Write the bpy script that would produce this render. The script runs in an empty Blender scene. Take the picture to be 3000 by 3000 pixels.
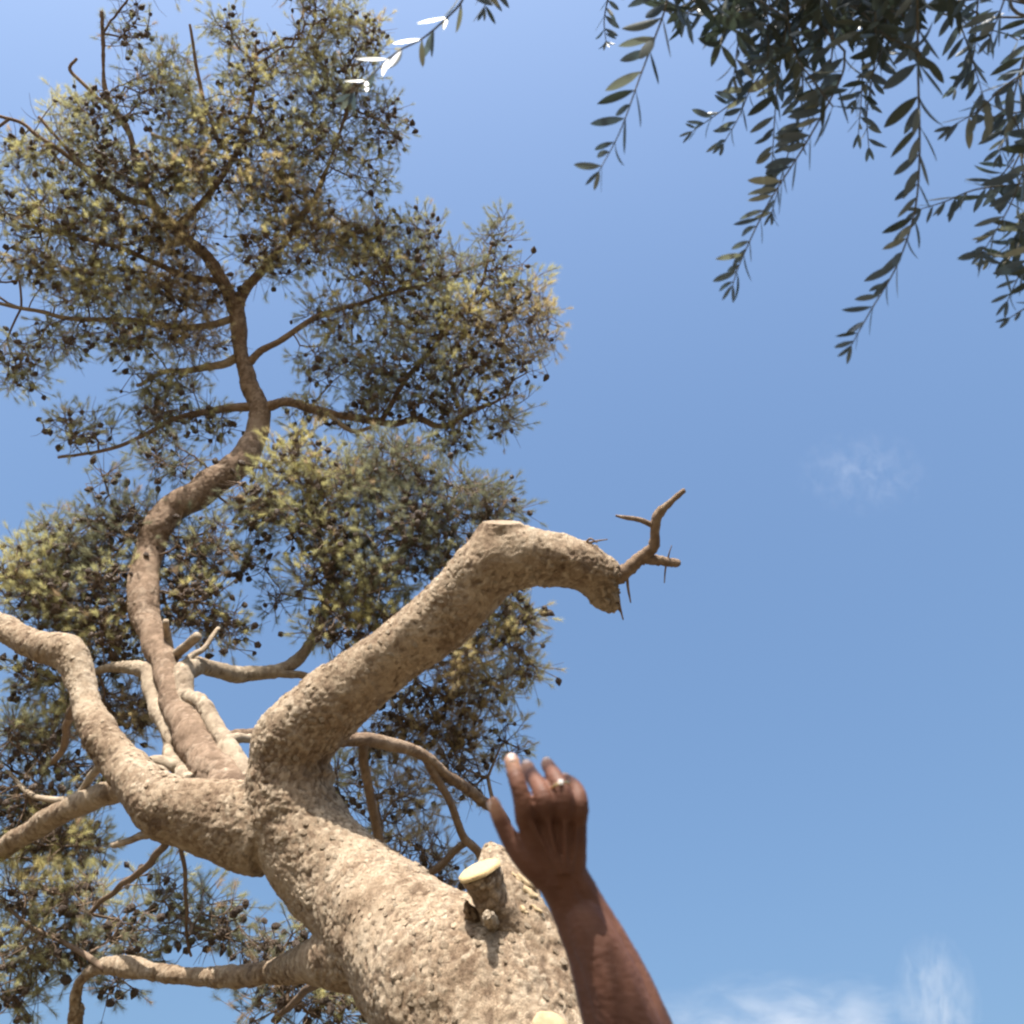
import bpy, math, random
import numpy as np
from mathutils import Vector, Matrix, noise, kdtree

random.seed(7); np.random.seed(7)
R = math.radians
scene = bpy.context.scene
col = scene.collection

# ------------------------------------------------------------------ camera
PITCH = R(52.0)
F = 2881.0                       # focal length in photo pixels (photo 3000 px wide)
CAM = Vector((0, 0, 1.25))
FWD = Vector((0, math.cos(PITCH), math.sin(PITCH)))
UPV = Vector((0, -math.sin(PITCH), math.cos(PITCH)))
RGT = Vector((1, 0, 0))
cd = bpy.data.cameras.new('camera'); cam = bpy.data.objects.new('camera', cd); col.objects.link(cam)
cd.sensor_width = 36; cd.lens = 36 * F / 3000; cd.clip_start = 0.05; cd.clip_end = 20000
cam.location = CAM; cam.rotation_euler = (math.pi / 2 + PITCH, 0, 0)
cd.dof.use_dof = True; cd.dof.focus_distance = 5.5; cd.dof.aperture_fstop = 7.0
scene.camera = cam

# ------------------------------------------------------------------ sky and sun
SUN_EL = R(52.0); SUN_AZ = R(180 + 13)          # azimuth clockwise from +Y
SUN = Vector((math.sin(SUN_AZ) * math.cos(SUN_EL), math.cos(SUN_AZ) * math.cos(SUN_EL), math.sin(SUN_EL)))
w = bpy.data.worlds.new('World'); scene.world = w; w.use_nodes = True
nt = w.node_tree
bg = nt.nodes['Background']
sky = nt.nodes.new('ShaderNodeTexSky'); sky.sky_type = 'NISHITA'; sky.sun_disc = False
sky.sun_elevation = SUN_EL; sky.sun_rotation = SUN_AZ
sky.altitude = 0; sky.air_density = 2.0; sky.dust_density = 8.0; sky.ozone_density = 10.0
nt.links.new(sky.outputs[0], bg.inputs[0]); bg.inputs[1].default_value = 0.107
sl = bpy.data.lights.new('sun', 'SUN'); sun = bpy.data.objects.new('sun', sl); col.objects.link(sun)
sl.energy = 4.9; sl.angle = R(0.55); sl.color = (1.0, 0.94, 0.85)
sun.rotation_euler = (-SUN).to_track_quat('-Z', 'Y').to_euler(); sun.location = (0, -20, 30)
vs = scene.view_settings
vs.view_transform = 'Standard'; vs.look = 'None'; vs.gamma = 1.0; vs.use_curve_mapping = False
vs.exposure = 1.12
scene.cycles.filter_width = 2.3
scene.cycles.max_bounces = 8; scene.cycles.volume_bounces = 1
scene.cycles.transparent_max_bounces = 8

# ------------------------------------------------------------------ helpers
def at(x, y, d):
    """photo pixel + depth along the view axis -> world point"""
    x = float(x); y = float(y); d = float(d)
    return CAM + d * (FWD + RGT * ((x - 1500) / F) - UPV * ((y - 1500) / F))

def tag(o, label=None, cat=None, group=None, kind=None):
    if label: o['label'] = label
    if cat: o['category'] = cat
    if group: o['group'] = group
    if kind: o['kind'] = kind
    return o

def empty(name, loc):
    o = bpy.data.objects.new(name, None); col.objects.link(o); o.location = loc
    o.empty_display_size = 0.2
    return o

def link(name, me, mat=None, parent=None):
    o = bpy.data.objects.new(name, me); col.objects.link(o)
    if mat is not None and not me.materials: me.materials.append(mat)
    if parent is not None:
        o.parent = parent
        o.matrix_parent_inverse = world_inv(parent)
    return o

def world_inv(p):
    """parts keep an identity world matrix, only a thing's Empty is placed"""
    return Matrix.Translation(p.location).inverted() if p.parent is None else Matrix.Identity(4)

def mesh_np(name, V, Fc, smooth=True, attrs=None):
    me = bpy.data.meshes.new(name)
    me.from_pydata([tuple(v) for v in V] if not isinstance(V, np.ndarray) else V.tolist(), [], Fc if isinstance(Fc, list) else Fc.tolist())
    if smooth: me.polygons.foreach_set('use_smooth', [True] * len(me.polygons))
    if attrs:
        for k, a in attrs.items():
            at_ = me.attributes.new(k, 'FLOAT', 'POINT'); at_.data.foreach_set('value', np.asarray(a, dtype=np.float32))
    me.update()
    return me

def spline(P, n_per=8):
    """Catmull-Rom through rows of P (x,y,z,r)"""
    P = np.asarray(P, float)
    Q = np.vstack([2 * P[0] - P[1], P, 2 * P[-1] - P[-2]])
    out = []
    for i in range(1, len(Q) - 2):
        p0, p1, p2, p3 = Q[i - 1], Q[i], Q[i + 1], Q[i + 2]
        for k in range(n_per):
            t = k / n_per
            out.append(0.5 * (2 * p1 + (p2 - p0) * t + (2 * p0 - 5 * p1 + 4 * p2 - p3) * t * t + (3 * p1 - p0 - 3 * p2 + p3) * t ** 3))
    out.append(P[-1])
    out = np.array(out); out[:, 3] = np.maximum(out[:, 3], 1e-4)
    return out

def crown_d(d):
    """the crown leans back towards the viewer: its top is not much farther than its middle"""
    return d if d < 8.3 else 8.3 + (d - 8.3) * 0.42

def px(P):
    """rows (x, y, half-width px, depth) -> rows (X,Y,Z,r) in metres"""
    return np.array([list(at(x, y, crown_d(d))) + [h * crown_d(d) / F] for x, y, h, d in P])

def tube(S, nseg=12, wob=0.0, seed=0, cap=True, frq=1.0):
    """sweep along rows (x,y,z,r); returns V, faces"""
    S = np.asarray(S, float); n = len(S)
    T = np.gradient(S[:, :3], axis=0); T /= np.linalg.norm(T, axis=1)[:, None] + 1e-12
    V = []; Fc = []
    a = Vector((0.3, 0.5, 0.8)).cross(Vector(T[0])).normalized()
    for i in range(n):
        t = Vector(T[i]); a = (a - t * a.dot(t)).normalized(); b = t.cross(a)
        c = Vector(S[i, :3]); r = S[i, 3]
        for k in range(nseg):
            an = 2 * math.pi * k / nseg
            u = a * math.cos(an) + b * math.sin(an)
            rr = r
            if wob:
                q = (c + u * r) * (frq / max(r, 0.01)) * 0.8
                rr = r * (1 + wob * noise.noise(q + Vector((seed * 7.3, 0, 0))) + 0.5 * wob * noise.noise(q * 2.3))
            V.append(c + u * rr)
    for i in range(n - 1):
        for k in range(nseg):
            k2 = (k + 1) % nseg
            Fc.append((i * nseg + k, i * nseg + k2, (i + 1) * nseg + k2, (i + 1) * nseg + k))
    if cap:
        for i, s in ((0, -1), (n - 1, 1)):
            c = Vector(S[i, :3]); t = Vector(T[i]) * s
            V.append(c + t * S[i, 3] * 0.35); ci = len(V) - 1
            for k in range(nseg):
                k2 = (k + 1) % nseg
                Fc.append((i * nseg + k2, i * nseg + k, ci) if s < 0 else (i * nseg + k, i * nseg + k2, ci))
    return V, Fc

def merge(parts):
    V = []; Fc = []
    for v, f in parts:
        o = len(V); V.extend(v); Fc.extend([tuple(i + o for i in q) for q in f])
    return V, Fc

def remesh(V, Fc, voxel, smooth_it, factor=0.5):
    me = bpy.data.meshes.new('tmp'); me.from_pydata([tuple(v) for v in V], [], Fc); me.update()
    o = bpy.data.objects.new('tmp', me); col.objects.link(o)
    m = o.modifiers.new('r', 'REMESH'); m.mode = 'VOXEL'; m.voxel_size = voxel; m.adaptivity = 0
    if smooth_it:
        s = o.modifiers.new('s', 'SMOOTH'); s.iterations = smooth_it; s.factor = factor
    dg = bpy.context.evaluated_depsgraph_get(); ev = o.evaluated_get(dg)
    out = bpy.data.meshes.new_from_object(ev)
    bpy.data.objects.remove(o); bpy.data.meshes.remove(me)
    n = len(out.vertices)
    co = np.empty(n * 3, np.float32); out.vertices.foreach_get('co', co)
    no = np.empty(n * 3, np.float32); out.vertex_normals.foreach_get('vector', no)
    Fq = [tuple(p.vertices) for p in out.polygons]
    bpy.data.meshes.remove(out)
    return co.reshape(-1, 3).astype(float), no.reshape(-1, 3).astype(float), Fq

# ------------------------------------------------------------------ materials
def new_mat(name):
    m = bpy.data.materials.new(name); m.use_nodes = True
    N = m.node_tree.nodes; L = m.node_tree.links
    return m, N, L, N['Principled BSDF']

def ramp(N, stops):
    r = N.new('ShaderNodeValToRGB'); e = r.color_ramp.elements
    while len(e) < len(stops): e.new(0.5)
    for q, (p, c) in zip(e, stops): q.position = p; q.color = (*c, 1)
    return r

def bark_mat(name, stops, crack_col, bump=0.6, scale=1.0):
    m, N, L, B = new_mat(name)
    tc = N.new('ShaderNodeTexCoord')
    a1 = N.new('ShaderNodeAttribute'); a1.attribute_name = 'plate'
    a2 = N.new('ShaderNodeAttribute'); a2.attribute_name = 'crack'
    nz = N.new('ShaderNodeTexNoise'); nz.inputs['Scale'].default_value = 14 * scale; nz.inputs['Detail'].default_value = 8; nz.inputs['Roughness'].default_value = 0.7
    L.new(tc.outputs['Object'], nz.inputs['Vector'])
    nl = N.new('ShaderNodeTexNoise'); nl.inputs['Scale'].default_value = 3.2; nl.inputs['Detail'].default_value = 5; nl.inputs['Roughness'].default_value = 0.6
    L.new(tc.outputs['Object'], nl.inputs['Vector'])
    ad = N.new('ShaderNodeMath'); ad.operation = 'MULTIPLY_ADD'; ad.inputs[1].default_value = 0.5
    L.new(a1.outputs['Fac'], ad.inputs[0])
    m2 = N.new('ShaderNodeMath'); m2.operation = 'MULTIPLY_ADD'; m2.inputs[1].default_value = 0.55; m2.inputs[2].default_value = -0.05
    L.new(nz.outputs['Fac'], m2.inputs[0]); L.new(m2.outputs[0], ad.inputs[2])
    ad2 = N.new('ShaderNodeMath'); ad2.operation = 'MULTIPLY_ADD'; ad2.inputs[1].default_value = 1.1
    L.new(nl.outputs['Fac'], ad2.inputs[0])
    sb = N.new('ShaderNodeMath'); sb.operation = 'SUBTRACT'; sb.inputs[1].default_value = 0.55
    L.new(ad.outputs[0], sb.inputs[0]); L.new(sb.outputs[0], ad2.inputs[2])
    rp = ramp(N, stops); L.new(ad2.outputs[0], rp.inputs[0])
    vo = N.new('ShaderNodeTexVoronoi'); vo.feature = 'DISTANCE_TO_EDGE'; vo.inputs['Scale'].default_value = 55 * scale
    wr = N.new('ShaderNodeVectorMath'); wr.operation = 'MULTIPLY_ADD'; wr.inputs[1].default_value = (0.03, 0.03, 0.03)
    L.new(nz.outputs['Color'], wr.inputs[0]); L.new(tc.outputs['Object'], wr.inputs[2]); L.new(wr.outputs[0], vo.inputs['Vector'])
    mx = N.new('ShaderNodeMix'); mx.data_type = 'RGBA'
    L.new(a2.outputs['Fac'], mx.inputs['Factor']); L.new(rp.outputs[0], mx.inputs['A']); mx.inputs['B'].default_value = (*crack_col, 1)
    L.new(mx.outputs['Result'], B.inputs['Base Color'])
    B.inputs['Roughness'].default_value = 0.9; B.inputs['Specular IOR Level'].default_value = 0.2
    mn = N.new('ShaderNodeMath'); mn.operation = 'MINIMUM'; mn.inputs[1].default_value = 0.12; L.new(vo.outputs['Distance'], mn.inputs[0])
    b1 = N.new('ShaderNodeMath'); b1.operation = 'MULTIPLY_ADD'; b1.inputs[1].default_value = 3.0
    L.new(mn.outputs[0], b1.inputs[0]); L.new(nz.outputs['Fac'], b1.inputs[2])
    bp = N.new('ShaderNodeBump'); bp.inputs['Strength'].default_value = bump; bp.inputs['Distance'].default_value = 0.015
    L.new(b1.outputs[0], bp.inputs['Height']); L.new(bp.outputs[0], B.inputs['Normal'])
    return m

M = {}
M['bark'] = bark_mat('pine_bark', [(0.15, (0.17, 0.112, 0.072)), (0.30, (0.30, 0.215, 0.142)), (0.48, (0.42, 0.318, 0.22)), (0.78, (0.54, 0.435, 0.32))], (0.115, 0.073, 0.048), 0.8, 2.0)
M['bark_upper'] = bark_mat('upper_bark', [(0.12, (0.16, 0.105, 0.07)), (0.5, (0.30, 0.21, 0.145)), (0.85, (0.42, 0.32, 0.235))], (0.11, 0.07, 0.047), 0.8, 1.6)
M['bark_pale'] = bark_mat('pale_bark', [(0.12, (0.22, 0.165, 0.115)), (0.5, (0.39, 0.31, 0.225)), (0.85, (0.52, 0.43, 0.32))], (0.14, 0.10, 0.07), 0.7, 1.4)
M['dead_wood'] = bark_mat('dead_wood', [(0.12, (0.13, 0.085, 0.06)), (0.5, (0.27, 0.19, 0.13)), (0.85, (0.40, 0.31, 0.22))], (0.1, 0.065, 0.045), 0.6, 2.0)
M['twig'] = bark_mat('twig_bark', [(0.12, (0.10, 0.07, 0.05)), (0.5, (0.17, 0.12, 0.085)), (0.85, (0.25, 0.185, 0.13))], (0.09, 0.06, 0.04), 0.3, 2.0)

def simple_mat(name, c1, c2, scale=20, rough=0.7, bump=0.3, spec=0.3):
    m, N, L, B = new_mat(name)
    tc = N.new('ShaderNodeTexCoord')
    nz = N.new('ShaderNodeTexNoise'); nz.inputs['Scale'].default_value = scale; nz.inputs['Detail'].default_value = 6
    L.new(tc.outputs['Object'], nz.inputs['Vector'])
    rp = ramp(N, [(0.3, c1), (0.7, c2)]); L.new(nz.outputs['Fac'], rp.inputs[0]); L.new(rp.outputs[0], B.inputs['Base Color'])
    B.inputs['Roughness'].default_value = rough; B.inputs['Specular IOR Level'].default_value = spec
    bp = N.new('ShaderNodeBump'); bp.inputs['Strength'].default_value = bump; bp.inputs['Distance'].default_value = 0.01
    L.new(nz.outputs['Fac'], bp.inputs['Height']); L.new(bp.outputs[0], B.inputs['Normal'])
    return m

def cut_mat(name, c1, c2, c3):
    m, N, L, B = new_mat(name)
    tc = N.new('ShaderNodeTexCoord')
    nz = N.new('ShaderNodeTexNoise'); nz.inputs['Scale'].default_value = 18; nz.inputs['Detail'].default_value = 8; nz.inputs['Roughness'].default_value = 0.7
    L.new(tc.outputs['Generated'], nz.inputs['Vector'])
    wv = N.new('ShaderNodeTexWave'); wv.wave_type = 'RINGS'; wv.rings_direction = 'SPHERICAL'; wv.inputs['Scale'].default_value = 7; wv.inputs['Distortion'].default_value = 3; wv.inputs['Detail'].default_value = 3
    mp = N.new('ShaderNodeMapping'); mp.inputs['Location'].default_value = (-.45, -.5, -.5); L.new(tc.outputs['Generated'], mp.inputs['Vector']); L.new(mp.outputs[0], wv.inputs['Vector'])
    rp = ramp(N, [(0.3, c1), (0.7, c2)]); L.new(nz.outputs['Fac'], rp.inputs[0])
    mx = N.new('ShaderNodeMix'); mx.data_type = 'RGBA'; mm = N.new('ShaderNodeMath'); mm.operation = 'MULTIPLY'; mm.inputs[1].default_value = 0.35
    L.new(wv.outputs['Fac'], mm.inputs[0]); L.new(mm.outputs[0], mx.inputs['Factor']); L.new(rp.outputs[0], mx.inputs['A']); mx.inputs['B'].default_value = (*c3, 1)
    L.new(mx.outputs['Result'], B.inputs['Base Color']); B.inputs['Roughness'].default_value = 0.8
    bp = N.new('ShaderNodeBump'); bp.inputs['Strength'].default_value = 0.5; bp.inputs['Distance'].default_value = 0.006; L.new(nz.outputs['Fac'], bp.inputs['Height']); L.new(bp.outputs[0], B.inputs['Normal'])
    return m
M['cut_wood'] = cut_mat('cut_wood', (0.46, 0.32, 0.15), (0.62, 0.47, 0.25), (0.34, 0.22, 0.10))
M['old_cut'] = cut_mat('old_cut', (0.25, 0.18, 0.12), (0.40, 0.30, 0.20), (0.18, 0.12, 0.08))
M['wound_wood'] = simple_mat('wound_wood', (0.34, 0.245, 0.14), (0.47, 0.36, 0.22), 25, 0.8, 0.5)
M['cone'] = simple_mat('cone_scales', (0.05, 0.036, 0.028), (0.12, 0.085, 0.063), 120, 0.7, 0.6)
M['ground'] = simple_mat('dry_ground', (0.08, 0.065, 0.042), (0.14, 0.11, 0.072), 1.5, 0.95, 0.4, 0.1)

def leaf_mat(name, stops, trans, gloss=0.5, under=None, tr_fac=0.35):
    m = bpy.data.materials.new(name); m.use_nodes = True
    N = m.node_tree.nodes; L = m.node_tree.links
    B = N['Principled BSDF']; out = N['Material Output']
    a = N.new('ShaderNodeAttribute'); a.attribute_name = 'tint'
    rp = ramp(N, stops); L.new(a.outputs['Fac'], rp.inputs[0])
    colr = rp.outputs[0]
    if under:
        oi = N.new('ShaderNodeObjectInfo')
        ad = N.new('ShaderNodeMath'); ad.operation = 'ADD'; L.new(a.outputs['Fac'], ad.inputs[0]); L.new(oi.outputs['Random'], ad.inputs[1])
        fr = N.new('ShaderNodeMath'); fr.operation = 'FRACT'; L.new(ad.outputs[0], fr.inputs[0]); L.new(fr.outputs[0], rp.inputs[0])
        ru = ramp(N, under); L.new(fr.outputs[0], ru.inputs[0])
        g = N.new('ShaderNodeNewGeometry')
        mx = N.new('ShaderNodeMix'); mx.data_type = 'RGBA'
        L.new(g.outputs['Backfacing'], mx.inputs['Factor']); L.new(rp.outputs[0], mx.inputs['A']); L.new(ru.outputs[0], mx.inputs['B'])
        colr = mx.outputs['Result']
    L.new(colr, B.inputs['Base Color']); B.inputs['Roughness'].default_value = 1 - gloss
    B.inputs['Specular IOR Level'].default_value = 0.4
    t = N.new('ShaderNodeBsdfTranslucent'); tm = N.new('ShaderNodeMix'); tm.data_type = 'RGBA'; tm.blend_type = 'MULTIPLY'; tm.inputs['Factor'].default_value = 1.0
    L.new(colr, tm.inputs['A']); tm.inputs['B'].default_value = (*trans, 1); L.new(tm.outputs['Result'], t.inputs['Color'])
    ms = N.new('ShaderNodeMixShader'); ms.inputs[0].default_value = tr_fac
    L.new(B.outputs[0], ms.inputs[1]); L.new(t.outputs[0], ms.inputs[2]); L.new(ms.outputs[0], out.inputs['Surface'])
    return m

M['needle'] = leaf_mat('pine_needles', [(0.0, (0.18, 0.185, 0.14)), (0.35, (0.32, 0.315, 0.20)), (0.7, (0.52, 0.48, 0.24)), (0.88, (0.54, 0.46, 0.25)), (1.0, (0.40, 0.28, 0.19))], (1.25, 1.25, 1.05), 0.25, None, 0.5)
M['olive'] = leaf_mat('olive_leaf', [(0.0, (0.045, 0.06, 0.055)), (1.0, (0.09, 0.105, 0.08))], (0.85, 1.0, 0.85), 0.62,
                      [(0.0, (0.08, 0.108, 0.14)), (0.6, (0.135, 0.165, 0.19)), (0.85, (0.20, 0.22, 0.215)), (1.0, (0.36, 0.34, 0.25))], 0.22)
M['olive_twig'] = simple_mat('olive_twig', (0.09, 0.08, 0.06), (0.17, 0.155, 0.12), 60, 0.8, 0.3)
M['olive_bark'] = bark_mat('olive_bark', [(0.12, (0.11, 0.095, 0.075)), (0.5, (0.2, 0.175, 0.14)), (0.85, (0.29, 0.26, 0.21))], (0.07, 0.06, 0.045), 0.7)

# ------------------------------------------------------------------ ground
gv = []; gf = []
rings = [0, 2, 4, 8, 16, 40, 120, 400, 1500, 6000]
gv.append((0, 0, 0))
for r in rings[1:]:
    for k in range(48):
        a = 2 * math.pi * k / 48
        h = 0.05 * noise.noise(Vector((r * math.cos(a) * 0.5, r * math.sin(a) * 0.5, 0))) if r < 50 else 0
        gv.append((r * math.cos(a), r * math.sin(a), h - 0.03))
for k in range(48): gf.append((0, 1 + k, 1 + (k + 1) % 48))
for i in range(len(rings) - 2):
    for k in range(48):
        a, b = 1 + i * 48 + k, 1 + i * 48 + (k + 1) % 48
        gf.append((a, a + 48, b + 48, b))
tag(link('ground', mesh_np('ground', gv, gf), M['ground']), 'dry sandy earth under the trees', None, None, 'structure')

# ------------------------------------------------------------------ pine: heavy wood
pine = empty('pine_tree', (0.95, 3.75, 0))
tag(pine, 'big leaning pine with thick pale trunk, sawn limb and cone-laden crown', 'tree')

def trunk_world():
    P = px([(1470, 3040, 300, 3.42), (1385, 2940, 285, 3.52), (1240, 2805, 222, 3.75), (1062, 2637, 160, 4.1), (905, 2475, 150, 4.35), (845, 2330, 132, 4.45), (850, 2240, 122, 4.5)])
    base = np.array([[0.95, 3.75, -0.12, 0.62], [0.88, 3.74, 0.25, 0.50], [0.72, 3.70, 0.9, 0.42], [0.45, 3.64, 1.7, 0.385]])
    return np.vstack([base, P])
TR = trunk_world()
DL = px([(880, 2330, 120, 4.45), (850, 2260, 122, 4.5), (870, 2170, 120, 4.5), (965, 2070, 106, 4.5), (1120, 1940, 92, 4.5), (1247, 1847, 94, 4.5), (1347, 1762, 94, 4.5), (1425, 1668, 96, 4.5), (1500, 1628, 98, 4.5), (1610, 1635, 80, 4.5), (1705, 1660, 74, 4.5), (1765, 1692, 68, 4.5), (1792, 1706, 55, 4.5)])
LL = px([(800, 2450, 120, 4.4), (725, 2415, 124, 4.45), (600, 2385, 112, 4.5), (492, 2362, 100, 4.55), (420, 2306, 72, 4.65), (360, 2240, 56, 4.8), (298, 2160, 51, 4.95), (258, 2085, 44, 5.1), (235, 2000, 43, 5.25), (200, 1915, 52, 5.4), (110, 1890, 44, 5.55), (30, 1848, 42, 5.7), (-80, 1800, 40, 5.9), (-190, 1740, 34, 6.1)])
ST = px([(1560, 2960, 200, 3.45), (1545, 2850, 170, 3.5), (1500, 2720, 128, 3.56), (1462, 2595, 86, 3.64), (1443, 2512, 44, 3.72), (1436, 2478, 16, 3.8)])
BL = px([(1120, 2790, 120, 3.85), (1010, 2800, 100, 3.98), (915, 2818, 62, 4.2), (797, 2847, 34, 4.5), (598, 2863, 28, 4.9), (484, 2853, 27, 5.1), (342, 2830, 25, 5.4), (262, 2850, 22, 5.5), (225, 2905, 22, 5.55), (222, 3000, 20, 5.6), (212, 3200, 17, 5.7)])
# broken slab at the end of the dead limb, the knee, the cut step on top
K1 = px([(1440, 1640, 92, 4.5), (1456, 1595, 76, 4.5), (1474, 1550, 62, 4.5), (1480, 1520, 54, 4.5)])
K2 = px([(1735, 1685, 66, 4.5), (1758, 1725, 52, 4.5), (1776, 1765, 36, 4.49), (1788, 1788, 18, 4.49)])
UP0 = px([(760, 2420, 90, 4.65), (690, 2320, 90, 4.95), (620, 2240, 78, 5.3), (560, 2130, 58, 5.6)])
heavy = {'trunk': TR, 'dead_limb': DL, 'limb': LL, 'stump': ST, 'lower_limb': BL}
SPL = {k: spline(v, 10) for k, v in heavy.items()}
parts = [tube(s, 28, 0.05, i) for i, s in enumerate(SPL.values())]
parts += [tube(spline(K1, 6), 20), tube(spline(K2, 6), 16)]
VOX = 0.0085
co, no, fq = remesh(*merge(parts), VOX, 9)

def bark_disp(co, no, amp=1.0, cell=0.029, base_amp=0.022):
    n = len(co); disp = np.zeros(n); plate = np.zeros(n); crack = np.zeros(n)
    for i in range(n):
        p = Vector(co[i])
        wv = noise.noise_vector(p * 16.0) * 0.024 + noise.noise_vector(p * 45.0) * 0.008
        q = (p + wv); q = Vector((q.x / cell, q.y / cell, q.z / (cell * 1.4)))
        ds, pts = noise.voronoi(q)
        e = ds[1] - ds[0]
        s = min(1.0, e / 0.26); s = s * s * (3 - 2 * s)
        h = math.sin(pts[0].x * 127.1 + pts[0].y * 311.7 + pts[0].z * 74.7) * 43758.5453; h -= math.floor(h)
        big = noise.noise(p * 3.1); mid = noise.noise(p * 11.0)
        fine = noise.noise(p * 60.0)
        lo = noise.noise(p * 4.5 + Vector((9, 3, 1)))
        rough = min(1.0, max(0.15, 0.62 + 1.1 * lo))
        pt = noise.noise(Vector((p.x * 34, p.y * 34, p.z * 24)) + wv * 20)
        pit = min(1.0, max(0.0, (pt - 0.26) / 0.22)) * min(1.0, max(0.15, 0.7 + 1.3 * noise.noise(p * 3.7 + Vector((1, 8, 2)))))
        f2 = noise.noise(p * 110.0)
        disp[i] = amp * (rough * (0.0055 * (s - 0.7) + 0.0045 * (h - 0.5) * s) - 0.0050 * pit + 0.003 * fine + 0.002 * f2) + base_amp * big + 0.4 * base_amp * mid
        plate[i] = 0.5 + (h - 0.5) * (0.35 + 0.65 * rough); crack[i] = min(0.9, max((1 - s) * 0.5 * rough, pit * 0.7))
    return co + no * disp[:, None], plate, crack

# distance-normalised ownership of vertices
samp = []; own = []
keys = list(SPL.keys())
for j, k in enumerate(keys):
    for row in SPL[k]: samp.append(row); own.append(j)
samp = np.array(samp); own = np.array(own)
ownv = np.empty(len(co), int)
for s in range(0, len(co), 20000):
    d = np.linalg.norm(co[s:s + 20000, None, :] - samp[None, :, :3], axis=2) - samp[None, :, 3]
    ownv[s:s + 20000] = own[np.argmin(d, axis=1)]
co2, plate, crack = bark_disp(co, no)
endp = np.array(at(1800, 1720, 4.5)); de = np.linalg.norm(co - endp, axis=1)             # torn, splintered end of the limb
for i_ in np.where((ownv == 1) & (de < 0.16))[0]:
    p_ = Vector(co[i_]); f_ = min(1.0, (0.16 - de[i_]) / 0.07)
    co2[i_] += no[i_] * f_ * (0.030 * noise.noise(p_ * 22) + 0.016 * noise.noise(p_ * 60)) + np.array(RGT) * f_ * 0.035 * abs(noise.noise(Vector((p_.x * 6, p_.y * 50, p_.z * 50)))); plate[i_] = 0.7
knee = at(1478, 1530, 4.5); kn = (UPV * 0.97 - FWD * 0.10 + RGT * 0.02).normalized()      # the knee was sawn off flat
rel = co2 - np.array(knee); hgt = rel @ np.array(kn)
m_ = (ownv == 1) & (hgt > 0) & (np.abs(rel @ np.array(RGT)) < 0.16)
co2[m_] -= np.outer(hgt[m_] * 0.95, np.array(kn)); crack[m_] = 0.1; plate[m_] = 0.8
fq = np.array(fq)
fown = np.array([np.bincount(ownv[q]).argmax() for q in fq])
PARTS = {}
for j, k in enumerate(keys):
    sel = fq[fown == j]
    idx = np.unique(sel); remap = -np.ones(len(co2), int); remap[idx] = np.arange(len(idx))
    nm = {'trunk': 'trunk', 'dead_limb': 'sawn_limb', 'limb': 'limb', 'stump': 'broken_stem', 'lower_limb': 'limb'}[k]
    me = mesh_np(nm, co2[idx], remap[sel], True, {'plate': plate[idx], 'crack': crack[idx]})
    PARTS[k] = link(nm, me, M['bark'], pine)
PARTS['trunk']['label'] = 'thick leaning trunk with pale tan flaky bark'
PARTS['dead_limb']['label'] = 'thick bare limb cut off at its knee'
PARTS['stump']['label'] = 'short broken stem rising beside the trunk'

# ---- bark plates: chunky scales standing proud of the trunk
def plate_mesh(seed):
    rnd = random.Random(seed); n = rnd.choice([5, 6, 7])
    ang = sorted([2 * math.pi * (k + rnd.uniform(-0.3, 0.3)) / n for k in range(n)])
    rad = [rnd.uniform(0.75, 1.15) for _ in range(n)]
    V = []
    for z, s in ((-0.25, 1.08), (0.10, 1.0), (0.2, 0.72)):
        for a, r in zip(ang, rad):
            V.append((r * s * math.cos(a) + rnd.uniform(-.05, .05), 0.72 * r * s * math.sin(a) + rnd.uniform(-.05, .05), z + rnd.uniform(-0.05, 0.05)))
    V.append((rnd.uniform(-.2, .2), rnd.uniform(-.2, .2), 0.24))
    Fc = []
    for l in range(2):
        for k in range(n):
            k2 = (k + 1) % n
            Fc.append((l * n + k, l * n + k2, (l + 1) * n + k2, (l + 1) * n + k))
    for k in range(n): Fc.append((2 * n + k, 2 * n + (k + 1) % n, 3 * n))
    return V, Fc
PM = []
for s in range(14):
    v, f = plate_mesh(s + 50)
    PM.append((v, f, mesh_np('bark_plate', v, f, False, {'plate': [random.Random(s).uniform(0.25, 0.95)] * len(v), 'crack': [0] * len(v)})))
for v, f, me in PM: me.materials.append(M['bark'])
cand = np.where((ownv == 0) | (ownv == 3) | (ownv == 1) | (ownv == 2))[0]
np.random.shuffle(cand)
taken = {}; chosen = []
camv = np.array(CAM)
for i in cand:
    p = co2[i]
    if p[2] < 1.2: continue
    lo = noise.noise(Vector(p) * 5.5 + Vector((9, 3, 1)))
    if ownv[i] in (1, 2) and random.random() > 0.30: continue
    if random.random() > 0.16 + 0.8 * lo: continue
    key = tuple((p / 0.04).astype(int))
    ok = True
    for dx in (-1, 0, 1):
        for dy in (-1, 0, 1):
            for dz in (-1, 0, 1):
                for q in taken.get((key[0] + dx, key[1] + dy, key[2] + dz), ()):
                    if np.sum((q - p) ** 2) < 0.034 ** 2: ok = False
    if not ok: continue
    taken.setdefault(key, []).append(p); chosen.append(i)
def in_frame(p, m=0):
    v = Vector(p) - CAM; d = v.dot(FWD)
    if d < 0.1: return False
    x = 1500 + F * v.x / d; y = 1500 - F * v.dot(UPV) / d
    return -m < x < 3000 + m and -m < y < 3000 + m
vis = []
for i in chosen:
    tocam = camv - co2[i]; dist = np.linalg.norm(tocam)
    f = float(np.dot(no[i], tocam / dist))
    vis.append((0 if (in_frame(co2[i]) and f > 0.25) else 1, dist / max(f, .2), i))
vis.sort()
sv = []; sf = []; sp = []
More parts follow.
